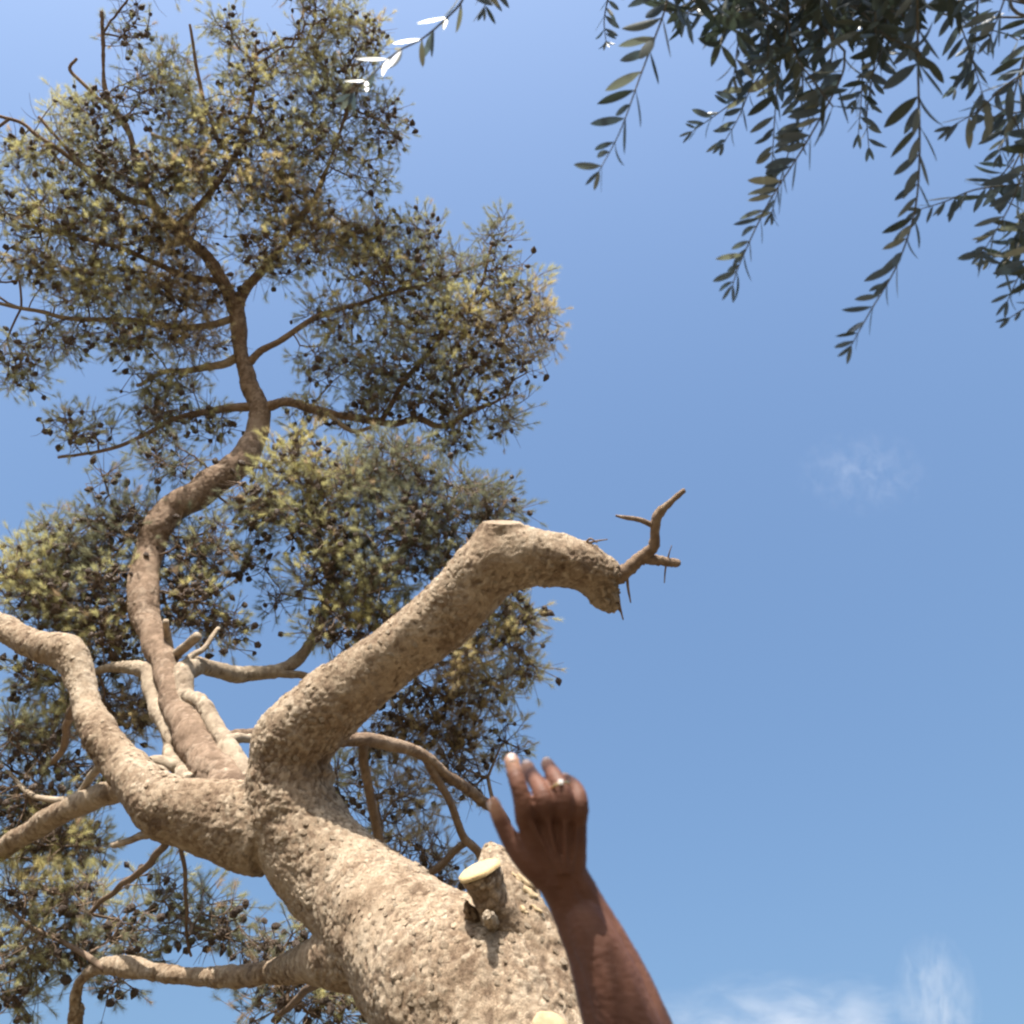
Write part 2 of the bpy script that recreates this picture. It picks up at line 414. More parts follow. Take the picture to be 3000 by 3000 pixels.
for r, (_, _, i) in enumerate(vis):
    n = Vector(no[i]); t = Vector(SPL['trunk'][-8, :3] - SPL['trunk'][40, :3])
    t = (t - n * t.dot(n)).normalized(); a = random.uniform(-0.7, 0.7)
    t = (t * math.cos(a) + n.cross(t) * math.sin(a)).normalized()
    b = n.cross(t); sc = random.uniform(0.007, 0.019)
    n2 = (n + t * random.uniform(-.25, .25) + b * random.uniform(-.25, .25)).normalized()
    mw = Matrix((t, b, n2)).transposed().to_4x4() @ Matrix.Diagonal((sc, sc, sc * random.uniform(0.3, 0.55), 1))
    mw.translation = Vector(co2[i]) + n * 0.001
    v, f, me = PM[random.randrange(len(PM))]
    if r < 300:
        ow = PARTS[keys[ownv[i]]]
        o = bpy.data.objects.new('bark_plate', me); col.objects.link(o); o.parent = ow
        o.matrix_parent_inverse = world_inv(ow); o.matrix_basis = mw
    else:
        o = len(sv); sv.extend([tuple(mw @ Vector(q)) for q in v]); sf.extend([tuple(k + o for k in q) for q in f])
        sp.extend([random.uniform(0.2, 0.95)] * len(v))
me = mesh_np('bark_scale_field', sv, sf, False, {'plate': sp, 'crack': [0] * len(sp)})
tag(link('bark_scale_field', me, M['bark'], PARTS['trunk']), None, None, None, 'stuff')

# ------------------------------------------------------------------ pine: lighter limbs
SEEDS = []       # (x,y,z) skeleton points that can carry foliage
def limb(P, mat='bark_upper', name='limb', parent=None, seeds=True, nseg=14, wob=0.13, label=None):
    S = spline(px(P), 7)
    jit = np.array([[noise.noise(Vector(r[:3]) * 4), noise.noise(Vector(r[:3]) * 4 + Vector((7, 0, 0))), noise.noise(Vector(r[:3]) * 4 + Vector((0, 5, 0)))] for r in S])
    S[1:-1, :3] += jit[1:-1] * np.clip(S[1:-1, 3:4] * 0.9, 0.012 if seeds else 0.0, 0.03)
    if S[:, 3].max() > 0.045:
        V, Fc = tube(S, 24, 0.09, len(SEEDS))
        vx = 0.0105
        V, nn, Fc = remesh(V, Fc, vx, 3)
        V, plate, crk = bark_disp(V, nn, 0.75, 0.04, 0.010)
    else:
        V, Fc = tube(S, nseg, wob, len(SEEDS))
        plate = [0.5 + 0.6 * noise.noise(Vector(v) * 40) for v in V]
        crk = [max(0, noise.noise(Vector(v) * 45)) * 0.8 for v in V]
    o = link(name, mesh_np(name, V, Fc, True, {'plate': plate, 'crack': crk}), M[mat], parent or pine)
    if label: o['label'] = label
    if seeds:
        for r in S[4:-4]: SEEDS.append(r)
    return o

stem = limb([(770, 2440, 90, 4.75), (690, 2350, 80, 4.95), (618, 2250, 66, 5.25), (558, 2140, 50, 5.6), (515, 2062, 38, 5.9), (487, 1960, 35, 6.25), (442, 1855, 39, 6.6), (416, 1755, 46, 6.9), (430, 1640, 42, 7.2), (468, 1535, 43, 7.4), (530, 1475, 42, 7.55), (621, 1418, 43, 7.75), (710, 1345, 40, 8.0), (752, 1265, 34, 8.3), (755, 1190, 30, 8.5), (730, 1107, 25, 8.75), (709, 1029, 23, 9.0), (697, 926, 22, 9.3), (690, 880, 17, 9.4)],
     'bark_upper', 'stem', None, True, 22, 0.10, 'slender winding brown stem climbing into the crown')
limb([(698, 925, 20, 9.3), (647, 828, 18, 9.5), (595, 740, 17, 9.6), (518, 673, 15, 9.7), (466, 621, 13, 9.8), (414, 518, 11, 10), (383, 400, 9, 10.2), (312, 269, 7, 10.4), (303, 150, 6, 10.5), (298, 34, 5, 10.6)])
limb([(698, 925, 17, 9.3), (714, 854, 15, 9.4), (770, 790, 12, 9.6), (850, 690, 9, 9.8), (930, 560, 7, 10), (1000, 380, 5, 10.2), (1050, 200, 4, 10.4)])
limb([(518, 673, 11, 9.7), (620, 560, 9, 9.9), (700, 430, 7, 10.1), (745, 250, 5, 10.4), (750, 120, 3, 10.6)])
limb([(383, 400, 7, 10.2), (331, 326, 6, 10.2), (262, 262, 5.5, 10.2), (205, 205, 5, 10.2), (225, 171, 4, 10.2)], 'dead_wood', 'dead_twig', None, False)
limb([(640, 420, 6, 10.2), (600, 300, 5.5, 10.2), (575, 197, 5, 10.2), (556, 72, 4, 10.2)], 'dead_wood', 'dead_twig', None, False)
limb([(445, 393, 6, 9.7), (560, 430, 5, 9.6), (714, 471, 4, 9.6)], 'bark_pale', 'dead_twig', None, False)
limb([(-20, 335, 5, 9.8), (60, 360, 5, 9.8), (104, 395, 6, 9.8), (190, 450, 7, 9.8), (330, 560, 8, 9.8), (440, 600, 9, 9.8)], 'bark_upper')
limb([(114, 342, 5, 9.9), (176, 414, 5, 9.9), (260, 500, 6, 9.85), (400, 600, 7, 9.8)], 'dead_wood', 'dead_twig', None, False)
limb([(712, 1035, 13, 9.0), (640, 1070, 12, 8.9), (560, 1085, 9, 8.9), (480, 1090, 7, 8.9), (400, 1130, 5, 8.8)], 'bark_pale')
limb([(692, 930, 12, 9.3), (560, 965, 10, 9.2), (400, 940, 8, 9.2), (240, 935, 7, 9.2), (120, 915, 6, 9.2), (-20, 885, 5, 9.2)], 'bark_pale')
limb([(650, 830, 10, 9.5), (520, 800, 9, 9.5), (380, 740, 7, 9.5), (220, 690, 6, 9.5), (60, 660, 5, 9.5)])
limb([(755, 1190, 14, 8.5), (640, 1205, 11, 8.5), (520, 1225, 8, 8.5), (400, 1285, 6, 8.5), (290, 1325, 5, 8.5), (170, 1340, 4, 8.5)])
limb([(754, 1200, 16, 8.5), (790, 1190, 15, 8.5), (840, 1176, 14, 8.5), (948, 1207, 13, 8.6), (1114, 1238, 11, 8.7), (1218, 1228, 9, 8.7), (1295, 1249, 8, 8.7), (1400, 1200, 6, 8.8), (1500, 1150, 4, 8.9)])
limb([(960, 1210, 8, 8.6), (1030, 1262, 7, 8.5), (1090, 1250, 5, 8.5)], 'bark_pale', 'dead_twig', None, False)
limb([(722, 1075, 13, 8.85), (760, 1030, 11, 8.9), (820, 1000, 9, 8.95), (920, 935, 8, 9), (1080, 880, 6, 9.1), (1250, 830, 5, 9.2), (1450, 760, 4, 9.3)])
limb([(1114, 1238, 8, 8.7), (1200, 1100, 7, 8.9), (1300, 980, 6, 9.0), (1400, 850, 5, 9.2), (1440, 720, 4, 9.4)])
# pale limbs round the stem's foot
limb([(600, 2150, 34, 5.55), (545, 2060, 30, 5.85), (542, 1975, 32, 6.2), (600, 1952, 24, 6.5), (699, 1980, 22, 6.8), (802, 1969, 20, 7.1), (880, 1922, 17, 7.3), (945, 1800, 15, 7.6), (960, 1700, 12, 7.8), (930, 1560, 9, 8), (880, 1420, 6, 8.2)], 'bark_pale')
limb([(790, 1972, 13, 7.05), (870, 1975, 11, 7.2), (947, 1980, 10, 7.3), (1100, 1900, 8, 7.6), (1300, 1850, 7, 7.8), (1450, 1800, 5, 8)], 'bark_pale')
limb([(945, 1800, 10, 7.6), (1060, 1720, 8, 7.8), (1200, 1600, 6, 8), (1350, 1500, 4, 8.2)])
limb([(510, 2190, 26, 5.6), (480, 2120, 22, 5.8), (446, 2020, 25, 6.15), (420, 1965, 24, 6.4), (362, 1954, 18, 6.6), (274, 1969, 12, 6.9), (200, 1985, 9, 7.1), (110, 2000, 7, 7.2), (40, 1960, 5, 7.4)], 'bark_pale')
s1 = limb([(498, 1935, 18, 6.4), (530, 1905, 15, 6.3), (580, 1862, 14, 6.15)], 'bark_pale', 'limb_stub', None, False)
limb([(503, 1915, 12, 6.5), (492, 1865, 11, 6.5), (486, 1818, 9, 6.45)], 'bark_pale', 'limb_stub', None, False)
limb([(425, 1735, 16, 7), (330, 1800, 12, 7.2), (230, 1785, 9, 7.4), (120, 1740, 7, 7.6), (30, 1700, 5, 7.7)])
limb([(440, 1620, 12, 7.2), (380, 1570, 9, 7.4), (300, 1540, 7, 7.7), (220, 1510, 5, 7.9)])
limb([(720, 2310, 44, 5.0), (680, 2210, 30, 5.25), (640, 2130, 25, 5.5), (590, 2065, 22, 5.7), (550, 2030, 22, 5.85)], 'bark_pale', 'limb', None, False)
limb([(655, 2240, 24, 5.2), (665, 2185, 18, 5.3), (700, 2160, 15, 5.4), (735, 2158, 12, 5.5)], 'bark_pale', 'limb_stub', None, False)
limb([(560, 2290, 26, 5.1), (510, 2235, 20, 5.4), (490, 2190, 17, 5.6), (486, 2130, 15, 5.8)], 'bark_pale', 'limb', None, False)
limb([(520, 2250, 20, 5.3), (440, 2235, 16, 5.5), (400, 2260, 12, 5.7), (370, 2230, 9, 5.9)], 'bark_pale', 'limb', None, False)
limb([(540, 1965, 12, 6.2), (560, 1925, 10, 6.3), (600, 1900, 8, 6.4), (640, 1840, 6, 6.6)], 'bark_pale', 'limb')
limb([(470, 2330, 60, 4.75), (400, 2300, 42, 4.95), (352, 2313, 36, 5.2), (270, 2340, 35, 5.4), (181, 2380, 34, 5.6), (52, 2452, 32, 5.9), (-60, 2530, 28, 6.2), (-200, 2600, 20, 6.5)], 'bark')
limb([(310, 2225, 14, 5.1), (255, 2300, 12, 5.5), (197, 2342, 11, 5.9), (100, 2330, 8, 6.3), (20, 2260, 6, 6.7)], 'bark_pale')
limb([(225, 2040, 15, 5.3), (200, 2110, 12, 5.8), (185, 2200, 10, 6.3), (110, 2260, 7, 6.7), (40, 2290, 5, 6.9)], 'bark_upper')
limb([(600, 2240, 30, 5.2), (660, 2165, 24, 5.5), (750, 2152, 20, 5.7), (880, 2155, 19, 5.9), (1003, 2165, 19, 6.1), (1119, 2175, 19, 6.3), (1250, 2217, 17, 6.5), (1305, 2263, 16, 6.6), (1417, 2347, 15, 6.9), (1480, 2400, 10, 7.1), (1490, 2440, 6, 7.2)], 'bark_upper')
limb([(1245, 2218, 14, 6.5), (1285, 2290, 12, 6.55), (1319, 2352, 11, 6.6), (1366, 2450, 12, 6.7), (1399, 2501, 13, 6.8), (1420, 2580, 12, 6.9)], 'bark_upper')
limb([(1066, 2180, 15, 6.2), (1070, 2250, 14, 6.3), (1077, 2319, 14, 6.4), (1119, 2496, 13, 6.6), (1160, 2600, 10, 6.7)], 'bark_upper')
limb([(1200, 2600, 12, 6.8), (1226, 2575, 12, 6.8), (1300, 2520, 11, 6.8), (1362, 2470, 11, 6.75)], 'twig')
limb([(440, 2440, 14, 4.75), (395, 2452, 11, 4.9), (331, 2476, 9, 5.1)], 'bark', 'limb_stub', None, False)
limb([(490, 2440, 14, 4.8), (470, 2490, 11, 5), (404, 2559, 10, 5.3), (310, 2632, 8, 5.6), (248, 2683, 6, 5.8), (100, 2750, 5, 5.9)], 'twig')
limb([(528, 2440, 9, 4.9), (530, 2490, 7, 5.0), (543, 2554, 6, 5.2), (545, 2690, 5, 5.5), (560, 2800, 4, 5.8)], 'twig')
limb([(310, 2840, 11, 5.4), (220, 2780, 8, 5.6), (100, 2720, 6, 5.8), (20, 2660, 5, 6)], 'twig')
limb([(960, 2860, 14, 4.2), (900, 2900, 12, 4.7), (860, 2940, 9, 5.2), (800, 2990, 7, 5.6)], 'twig')
# twigs on the sawn limb
dl = PARTS['dead_limb']
limb([(1800, 1690, 26, 4.5), (1838, 1668, 22, 4.5), (1880, 1632, 18, 4.5), (1912, 1605, 17, 4.48), (1922, 1550, 14, 4.46), (1930, 1512, 16, 4.45), (1960, 1478, 10, 4.44), (2006, 1437, 7, 4.43)], 'dead_wood', 'dead_twig', dl, False, 14, 0.2)
limb([(1880, 1640, 17, 4.5), (1915, 1646, 15, 4.52), (1950, 1650, 14, 4.53), (1982, 1650, 13, 4.54)], 'dead_wood', 'dead_twig', dl, False, 14, 0.25)
limb([(1922, 1545, 9, 4.46), (1880, 1527, 8, 4.44), (1835, 1517, 6.5, 4.42), (1804, 1510, 3, 4.41)], 'dead_wood', 'dead_twig', dl, False, 10, 0.15)
for P in ([(1835, 1680, 5, 4.49), (1840, 1725, 4, 4.48), (1848, 1766, 2, 4.48)], [(1808, 1740, 6, 4.49), (1815, 1775, 4, 4.48), (1826, 1816, 2, 4.48)],
          [(1950, 1655, 3, 4.53), (1947, 1680, 2.5, 4.52), (1946, 1708, 1.5, 4.52)], [(1722, 1592, 5, 4.49), (1745, 1585, 3, 4.47), (1780, 1580, 1.5, 4.46)],
          [(1712, 1598, 5, 4.49), (1730, 1578, 3, 4.47), (1750, 1590, 1.5, 4.46)], [(1385, 1610, 5, 4.52), (1372, 1590, 4, 4.54), (1366, 1576, 2, 4.55)],
          [(1955, 1640, 3, 4.53), (1960, 1620, 2, 4.52), (1968, 1598, 1.2, 4.52)], [(1800, 1760, 6, 4.49), (1812, 1782, 4, 4.48), (1818, 1792, 2, 4.48)]):
    limb(P, 'dead_wood', 'dead_twig', dl, False, 7, 0.1)

# sawn stub with pale face, small knob, wound patches
def disc_cut(c, n, r, ry, mat, parent, name='sawn_face', th=0.012, seed=0):
    n = Vector(n).normalized(); a = n.cross(Vector((0.1, 0.2, 1))).normalized(); b = n.cross(a)
    V = []; Fc = []; k = 20; rnd = random.Random(seed)
    rr = [1 + rnd.uniform(-.06, .06) for _ in range(k)]
    for z, s in ((-th, 1.0), (0, 1.0), (th * 0.5, 0.85), (th * 0.62, 0.4)):
        for i in range(k):
            an = 2 * math.pi * i / k
            V.append(c + a * math.cos(an) * r * s * rr[i] + b * math.sin(an) * ry * s * rr[i] + n * z)
    V.append(c + n * th * 0.65)
    for l in range(3):
        for i in range(k): Fc.append((l * k + i, l * k + (i + 1) % k, (l + 1) * k + (i + 1) % k, (l + 1) * k + i))
    for i in range(k): Fc.append((3 * k + i, 3 * k + (i + 1) % k, 4 * k))
    return link(name, mesh_np(name, V, Fc, True, None), M[mat], parent)
sn = Vector(FWD * 0.04 + UPV * 0.9 - RGT * 0.38).normalized()
fc = at(1406, 2556, 3.47); fr = 63 * 3.44 / F
b0 = fc - sn * 0.05; b1 = fc - sn * 0.30 + Vector((0.03, 0.05, 0))
stub_o = None
V, Fc = tube(spline([list(b1) + [fr * 2.1], list(fc - sn * 0.20 + Vector((0.02, 0.03, 0))) + [fr * 1.25], list(fc - sn * 0.10) + [fr * 0.92], list(fc - sn * 0.004) + [fr * 1.0]], 6), 20, 0.10, 4)
co_s, no_s, fq_s = remesh(V, Fc, 0.007, 3)
co_s, pl_s, ck_s = bark_disp(co_s, no_s, 0.7, 0.035, 0.008)
stub_o = link('limb_stub', mesh_np('limb_stub', co_s, fq_s, True, {'plate': pl_s * 0.8, 'crack': ck_s}), M['bark'], pine)
stub_o['label'] = 'sawn branch stub with pale yellow cut face'
disc_cut(fc + sn * 0.012, sn, fr * 1.04, fr * 1.0, 'cut_wood', stub_o, seed=3)
# small pale knob below it
kc = at(1432, 2690, 3.34)
V, Fc = tube(spline([list(at(1440, 2720, 3.5)) + [0.05], list(kc) + [0.036], list(at(1428, 2676, 3.30)) + [0.026]], 5), 14, 0.25, 8)
ck, nk, fk = remesh(V, Fc, 0.006, 6)
ck, p3, c3 = bark_disp(ck, nk, 1.0, 0.025, 0.022)
link('bark_knob', mesh_np('bark_knob', ck, fk, True, {'plate': np.clip(p3 * .4 + .6, 0, 1), 'crack': c3 * .5}), M['bark_pale'], pine)
V, Fc = tube(spline([list(at(1398, 2700, 3.5)) + [0.055], list(at(1372, 2660, 3.46)) + [0.034], list(at(1362, 2630, 3.43)) + [0.012]], 5), 12, 0.25, 9)
ck, nk, fk = remesh(V, Fc, 0.006, 3)
ck, p3, c3 = bark_disp(ck, nk, 1.0, 0.03, 0.02)
link('bark_knob', mesh_np('bark_knob', ck, fk, True, {'plate': p3 * .5, 'crack': c3}), M['bark'], pine)
# flat sawn top of the knee, sawn patch low on the trunk
bm_tree = kdtree.KDTree(len(co2))
for i, p in enumerate(co2): bm_tree.insert(p, i)
bm_tree.balance()
def surf(x, y, d):
    """nearest bark surface point facing the camera along a pixel's ray"""
    best = None
    for k in range(60):
        q = at(x, y, d - 0.5 + k * 0.02); c, i, ds = bm_tree.find(q)
        if ds < 0.02: return Vector(co2[i]), Vector(no[i])
        if best is None or ds < best[2]: best = (Vector(co2[i]), Vector(no[i]), ds)
    return best[0], best[1]
c, n = surf(1620, 2990, 3.3)
disc_cut(c - n * 0.001, n, 0.06, 0.045, 'wound_wood', PARTS['trunk'], seed=6, th=0.008)
# torn pale strips beside the stub
for (x, y, ln, wd, an) in ((1545, 2570, 0.085, 0.016, 0.9), (1560, 2610, 0.065, 0.022, 0.4), (1520, 2560, 0.06, 0.010, 1.2), (1575, 2650, 0.05, 0.012, 0.7), (1540, 2660, 0.035, 0.012, 1.4)):
    c, n = surf(x, y, 3.5)
    t = (RGT * math.cos(an) - UPV * math.sin(an)); t = (t - n * t.dot(n)).normalized(); b = n.cross(t)
    V = []; Fc = []
    for k in range(7):
        f = k / 6; wv = wd * (0.35 + math.sin(math.pi * min(max(f, .04), .96)) * 0.7) * random.uniform(.8, 1.2)
        q = c + t * (f - .5) * ln + b * random.uniform(-.006, .006) + n * (random.uniform(-.004, 0.003))
        V += [q - b * wv - n * 0.012, q - b * wv * 0.6 + n * 0.004, q + b * wv * 0.6 + n * 0.004, q + b * wv - n * 0.012]
    for k in range(6):
        for j in range(3): Fc.append((k * 4 + j, k * 4 + j + 1, k * 4 + 5 + j, k * 4 + 4 + j))
    link('torn_wood', mesh_np('torn_wood', V, Fc), M['wound_wood'], PARTS['stump'])

# ------------------------------------------------------------------ pine: crown
VS = 3000 / 1932.0
BLOBS = [  # x, y, rx, ry in a 1932 px wide copy of the photo, depth m, twig nodes
(245,60,45,60,10.8,18),(310,150,70,60,10.4,42),(230,200,60,50,10.2,20),(430,60,40,45,10.8,16),(470,130,50,60,10.6,26),(600,40,60,50,10.8,28),(680,70,50,60,10.6,30),
(560,120,70,60,10.6,40),(640,160,80,80,10.4,58),(720,230,50,70,10.2,28),(500,220,80,70,10.3,45),(390,230,90,60,10.2,52),(600,270,90,70,10.2,52),(690,330,50,50,10,20),
(140,230,70,60,10,30),(60,290,60,40,9.9,25),(200,320,110,70,9.9,70),(330,330,110,70,9.8,75),(470,330,100,80,9.9,70),(80,400,90,60,9.6,50),(200,430,110,70,9.5,75),
(330,440,80,60,9.5,50),(560,380,90,70,9.8,55),(60,490,70,50,9.4,30),(170,540,110,60,9.3,65),(300,540,90,60,9.3,55),(520,470,90,70,9.6,55),(620,450,80,60,9.6,45),
(250,630,110,50,9.0,55),(370,640,70,40,9.0,28),(110,640,60,40,9.1,20),(40,690,60,60,9.0,25),(310,720,80,40,8.8,28),(390,560,60,50,9.2,22),(150,810,80,40,8.5,26),
(300,800,60,60,8.5,30),(400,800,50,40,8.4,16),(330,870,60,40,8.3,18),
(700,450,60,50,9.4,30),(790,450,50,50,9.4,20),(720,520,80,50,9.2,45),(830,520,70,60,9.2,40),(930,440,40,50,9.4,12),(920,520,50,50,9.2,22),(990,560,50,70,9.2,22),
(900,600,80,60,9.0,45),(1020,630,40,60,9.1,18),(780,620,90,60,9.0,45),(640,590,70,50,9.1,30),(620,680,70,50,8.9,26),(730,700,80,50,8.9,40),(850,690,80,60,8.9,45),
(950,680,60,60,9.0,28),(960,770,45,50,8.9,18),(850,770,80,40,8.7,35),(700,780,80,40,8.7,30),(590,790,50,50,8.6,16),(860,830,50,30,8.6,14),
(470,950,50,50,8.2,25),(560,880,80,60,8.3,45),(540,960,80,60,8.1,45),(650,920,80,60,8.2,50),(740,880,80,60,8.3,55),(850,950,80,60,8.2,50),(930,960,60,60,8.2,32),
(760,980,90,60,8.1,55),(640,1020,90,60,8.0,55),(830,1040,80,60,8.0,45),(700,1090,80,60,7.9,45),(600,1090,60,50,7.9,26),(630,1180,60,60,7.8,28),(720,1170,70,50,7.8,30),
(900,1150,80,60,8,40),(960,1180,60,70,8,35),(990,1250,40,50,8,16),(850,1230,80,60,7.8,45),(900,1300,80,50,7.7,40),(800,1330,80,50,7.6,40),(860,1390,70,50,7.5,32),
(740,1400,80,50,7.4,32),(950,1400,40,50,7.6,10),(660,1480,50,60,7.2,18),(760,1500,80,60,7.2,26),(870,1470,60,50,7.3,18),(720,1590,60,40,7,14),(810,1600,60,50,7,18),(840,1660,50,40,7,12),
(60,1080,70,70,7.8,45),(150,1020,80,60,8,45),(110,1140,100,60,7.7,60),(210,1090,60,80,7.8,40),(220,980,60,40,8.0,22),(340,1050,60,70,8,35),(410,1030,45,60,8,20),
(360,1130,70,60,7.8,38),(420,1180,50,50,7.8,24),(210,1190,70,50,7.6,35),(200,910,40,30,8.1,8),
(50,1400,80,60,6.8,45),(140,1330,70,70,7,32),(60,1520,80,60,6.6,45),(170,1450,60,60,6.8,22),(80,1600,80,50,6.4,40),(230,1350,50,50,7,16),(160,1590,50,40,6.5,16),(290,1320,50,70,7.2,18),(230,1250,60,40,7.3,16),
(60,1700,80,50,6,28),(150,1700,60,50,6,20),(60,1790,70,50,5.8,26),(150,1790,60,40,5.8,18),(240,1760,70,50,5.8,20),(340,1720,70,60,5.9,22),(420,1740,60,50,5.9,16),(300,1660,40,40,6,8),
(500,1790,60,40,5.8,16),(580,1760,40,40,5.8,10),(40,1870,50,40,5.7,10),(220,1860,30,20,5.6,6),(550,1880,70,50,5.6,22),(640,1900,60,40,5.6,16),(480,1890,30,40,5.6,6),
(300,985,45,45,8.2,16),(480,1045,35,50,8.2,14),(60,1275,60,40,7,18),(190,1330,50,50,7,16),(520,1130,30,40,8.4,8),
# out of frame, where the crown goes on
(-70,330,80,90,9.8,50),(-80,520,80,80,9.3,45),(-70,1120,70,80,7.7,40),(-70,1480,70,90,6.6,40),(300,-50,90,40,10.9,30),(600,-40,100,40,10.9,40),(-60,1750,60,70,5.9,25),
]
rng = np.random.default_rng(11)
nodes = []
for (bx, by, rx, ry, d, n) in BLOBS:
    n = int(n * 2.1)
    if 835 < by < 1265 and d > 7.4: d -= 0.6
    d = crown_d(d); rz = 1.25 * (rx + ry) * 0.5 * VS * d / F
    k = 0
    while k < n:
        u = rng.normal(size=3); u /= np.linalg.norm(u); r = rng.random() ** 0.42
        p = u * r
        x = (bx + p[0] * rx) * VS; y = (by + p[1] * ry) * VS; dd = d + p[2] * rz
        nodes.append(np.array(at(x, y, dd))); k += 1
nodes = np.array(nodes)
seeds = np.array([s[:3] for s in SEEDS]); ns = len(seeds)
P = np.vstack([seeds, nodes]); N_ = len(P)
INF = 1e9
best = np.full(N_, INF); par = np.full(N_, -1); plen = np.zeros(N_); intree = np.zeros(N_, bool); intree[:ns] = True
for s in range(0, len(nodes), 500):
    d = np.linalg.norm(nodes[s:s + 500, None] - seeds[None], axis=2)
    j = d.argmin(1); best[ns + s:ns + s + 500] = d[np.arange(len(j)), j]; par[ns + s:ns + s + 500] = j
order = []
cost = best.copy(); cost[:ns] = INF
for it in range(len(nodes)):
    i = int(np.argmin(cost)); order.append(i); intree[i] = True
    plen[i] = plen[par[i]] + np.linalg.norm(P[i] - P[par[i]])
    cost[i] = INF
    d = np.linalg.norm(P - P[i], axis=1) + 0.30 * plen[i]
    better = (~intree) & (d < cost)
    cost[better] = d[better]; par[better] = i
leaves = np.zeros(N_); kids = [[] for _ in range(N_)]
for i in order: kids[par[i]].append(i)
for i in reversed(order):
    if not kids[i]: leaves[i] = 1
    leaves[par[i]] += leaves[i]
rad = 0.0030 * np.maximum(leaves, 1) ** 0.42
tv = []; tf = []; tp = []
def seg_add(A, B, ra, rb, ns_=5, bend=0.06, steps=3):
    A = Vector(A); B = Vector(B); L = (B - A).length
    if L < 1e-4: return
    t = (B - A) / L; a = t.orthogonal().normalized(); b = t.cross(a)
    off = a * random.uniform(-1, 1) + b * random.uniform(-1, 1) + Vector((0, 0, random.uniform(-1, 0.2)))
    o0 = len(tv)
    for k in range(steps + 1):
        f = k / steps; c = A.lerp(B, f) + off * (bend * L * math.sin(math.pi * f)); r = ra + (rb - ra) * f
        for q in range(ns_):
            an = 2 * math.pi * q / ns_
            tv.append(tuple(c + (a * math.cos(an) + b * math.sin(an)) * r))
    for k in range(steps):
        for q in range(ns_):
            q2 = (q + 1) % ns_
            tf.append((o0 + k * ns_ + q, o0 + k * ns_ + q2, o0 + (k + 1) * ns_ + q2, o0 + (k + 1) * ns_ + q))
for i in order:
    p = par[i]; ra = min(rad[p], rad[i] * 1.5) if p >= ns else rad[i] * 1.15
    seg_add(P[p], P[i], ra, rad[i], 5 if rad[i] > 0.006 else 4)

# needles: tuft templates placed with numpy
def tuft_template(seed, n=76):
    rnd = random.Random(seed); T = np.zeros((n, 3, 3))
    dirv = Vector((0, 0, 1)); a = Vector((1, 0, 0)); b = Vector((0, 1, 0))
    for k in range(n):
        f = (k + rnd.random()) / n
        base = dirv * (0.2 + 0.8 * f); an = k * 2.39996 + rnd.uniform(-.3, .3)
        sp = rnd.uniform(0.4, 1.0) * (1.2 - 0.6 * f)
        nd = dirv * math.cos(sp) + (a * math.cos(an) + b * math.sin(an)) * math.sin(sp)
        ln = rnd.uniform(0.42, 0.72)
        side = nd.cross(Vector((rnd.uniform(-1, 1), rnd.uniform(-1, 1), rnd.uniform(-1, 1)))).normalized() * 0.0105
        T[k] = (base - side, base + side, base + nd * ln)
    return T
TT = [tuft_template(k) for k in range(16)]
nV = []; nT = []
def tuft(p, dv, L, tint, n):
    z = Vector(dv).normalized(); x = z.orthogonal().normalized(); y = z.cross(x)
    an = random.uniform(0, 6.28); x, y = x * math.cos(an) + y * math.sin(an), y * math.cos(an) - x * math.sin(an)
    Mx = np.array((x, y, z)) * L
    T = TT[random.randrange(16)][:n] @ Mx + np.array(p)
    nV.append(T.reshape(-1, 3)); nT.append(np.repeat(np.clip(tint + np.random.uniform(-.08, .08, n), 0, 1), 3))
cones_at = []
for i in order:
    pp = Vector(P[i]); gd = Vector(P[i] - P[par[i]])
    gd = gd.normalized() if gd.length > 1e-5 else Vector((0, 0, 1))
    col_n = noise.noise(pp * 0.9 + Vector((31, 7, 5)))
    thin = noise.noise(pp * 1.5 + Vector((3, 50, 5)))
    if leaves[i] > 5:
        if random.random() < 0.08: cones_at.append(i)
        continue
    if thin < -0.25 and random.random() < 0.7:
        if random.random() < 0.35: cones_at.append(i)
        k_sh = 1
    else:
        k_sh = random.choice((3, 4, 4, 5)) if leaves[i] <= 1 else random.choice((1, 2, 3))
    for k in range(k_sh):
        dv = gd * 0.5 + Vector((random.gauss(0, .6), random.gauss(0, .6), random.gauss(0.2, .55)))
        dv.normalize(); L = random.uniform(0.08, 0.20)
        seg_add(pp, pp + dv * L, 0.0026, 0.0016, 3, 0.04, 1)
        tint = 0.52 + 1.0 * col_n + random.uniform(-.15, .15)
        tint = 1.0 if random.random() < 0.05 else min(0.93, max(0.02, tint))
        q = pp + dv * L
        tuft(q - dv * 0.06, dv, random.uniform(0.062, 0.098), tint, random.randint(50, 76))
    if random.random() < (0.30 if thin < 0.15 else 0.14): cones_at.append(i)
# bare brown twiglets inside the crown
for i in order:
    if leaves[i] >= 2 and random.random() < 0.8:
        for _ in range(3):
            dv = Vector((random.gauss(0, 1), random.gauss(0, 1), random.gauss(0, 1))).normalized()
            seg_add(P[i], P[i] + np.array(dv) * random.uniform(0.1, 0.30), 0.0034, 0.0014, 3, 0.15, 3)
cl = []
for i in cones_at:
    for k in range(random.choice((1, 1, 1, 2, 2, 3))):
        p = Vector(P[i]) + Vector((random.gauss(0, .075), random.gauss(0, .075), random.gauss(-.02, .06)))
        cl.append(p); seg_add(Vector(P[i]), p, 0.0028, 0.0035, 4, 0.05, 1)
me = mesh_np('branchlets', tv, tf, True)
att = me.attributes.new('plate', 'FLOAT', 'POINT'); att.data.foreach_set('value', np.random.rand(len(tv)).astype(np.float32))
crown_twigs = tag(link('branchlets', me, M['twig'], pine), None, None, None, 'stuff')
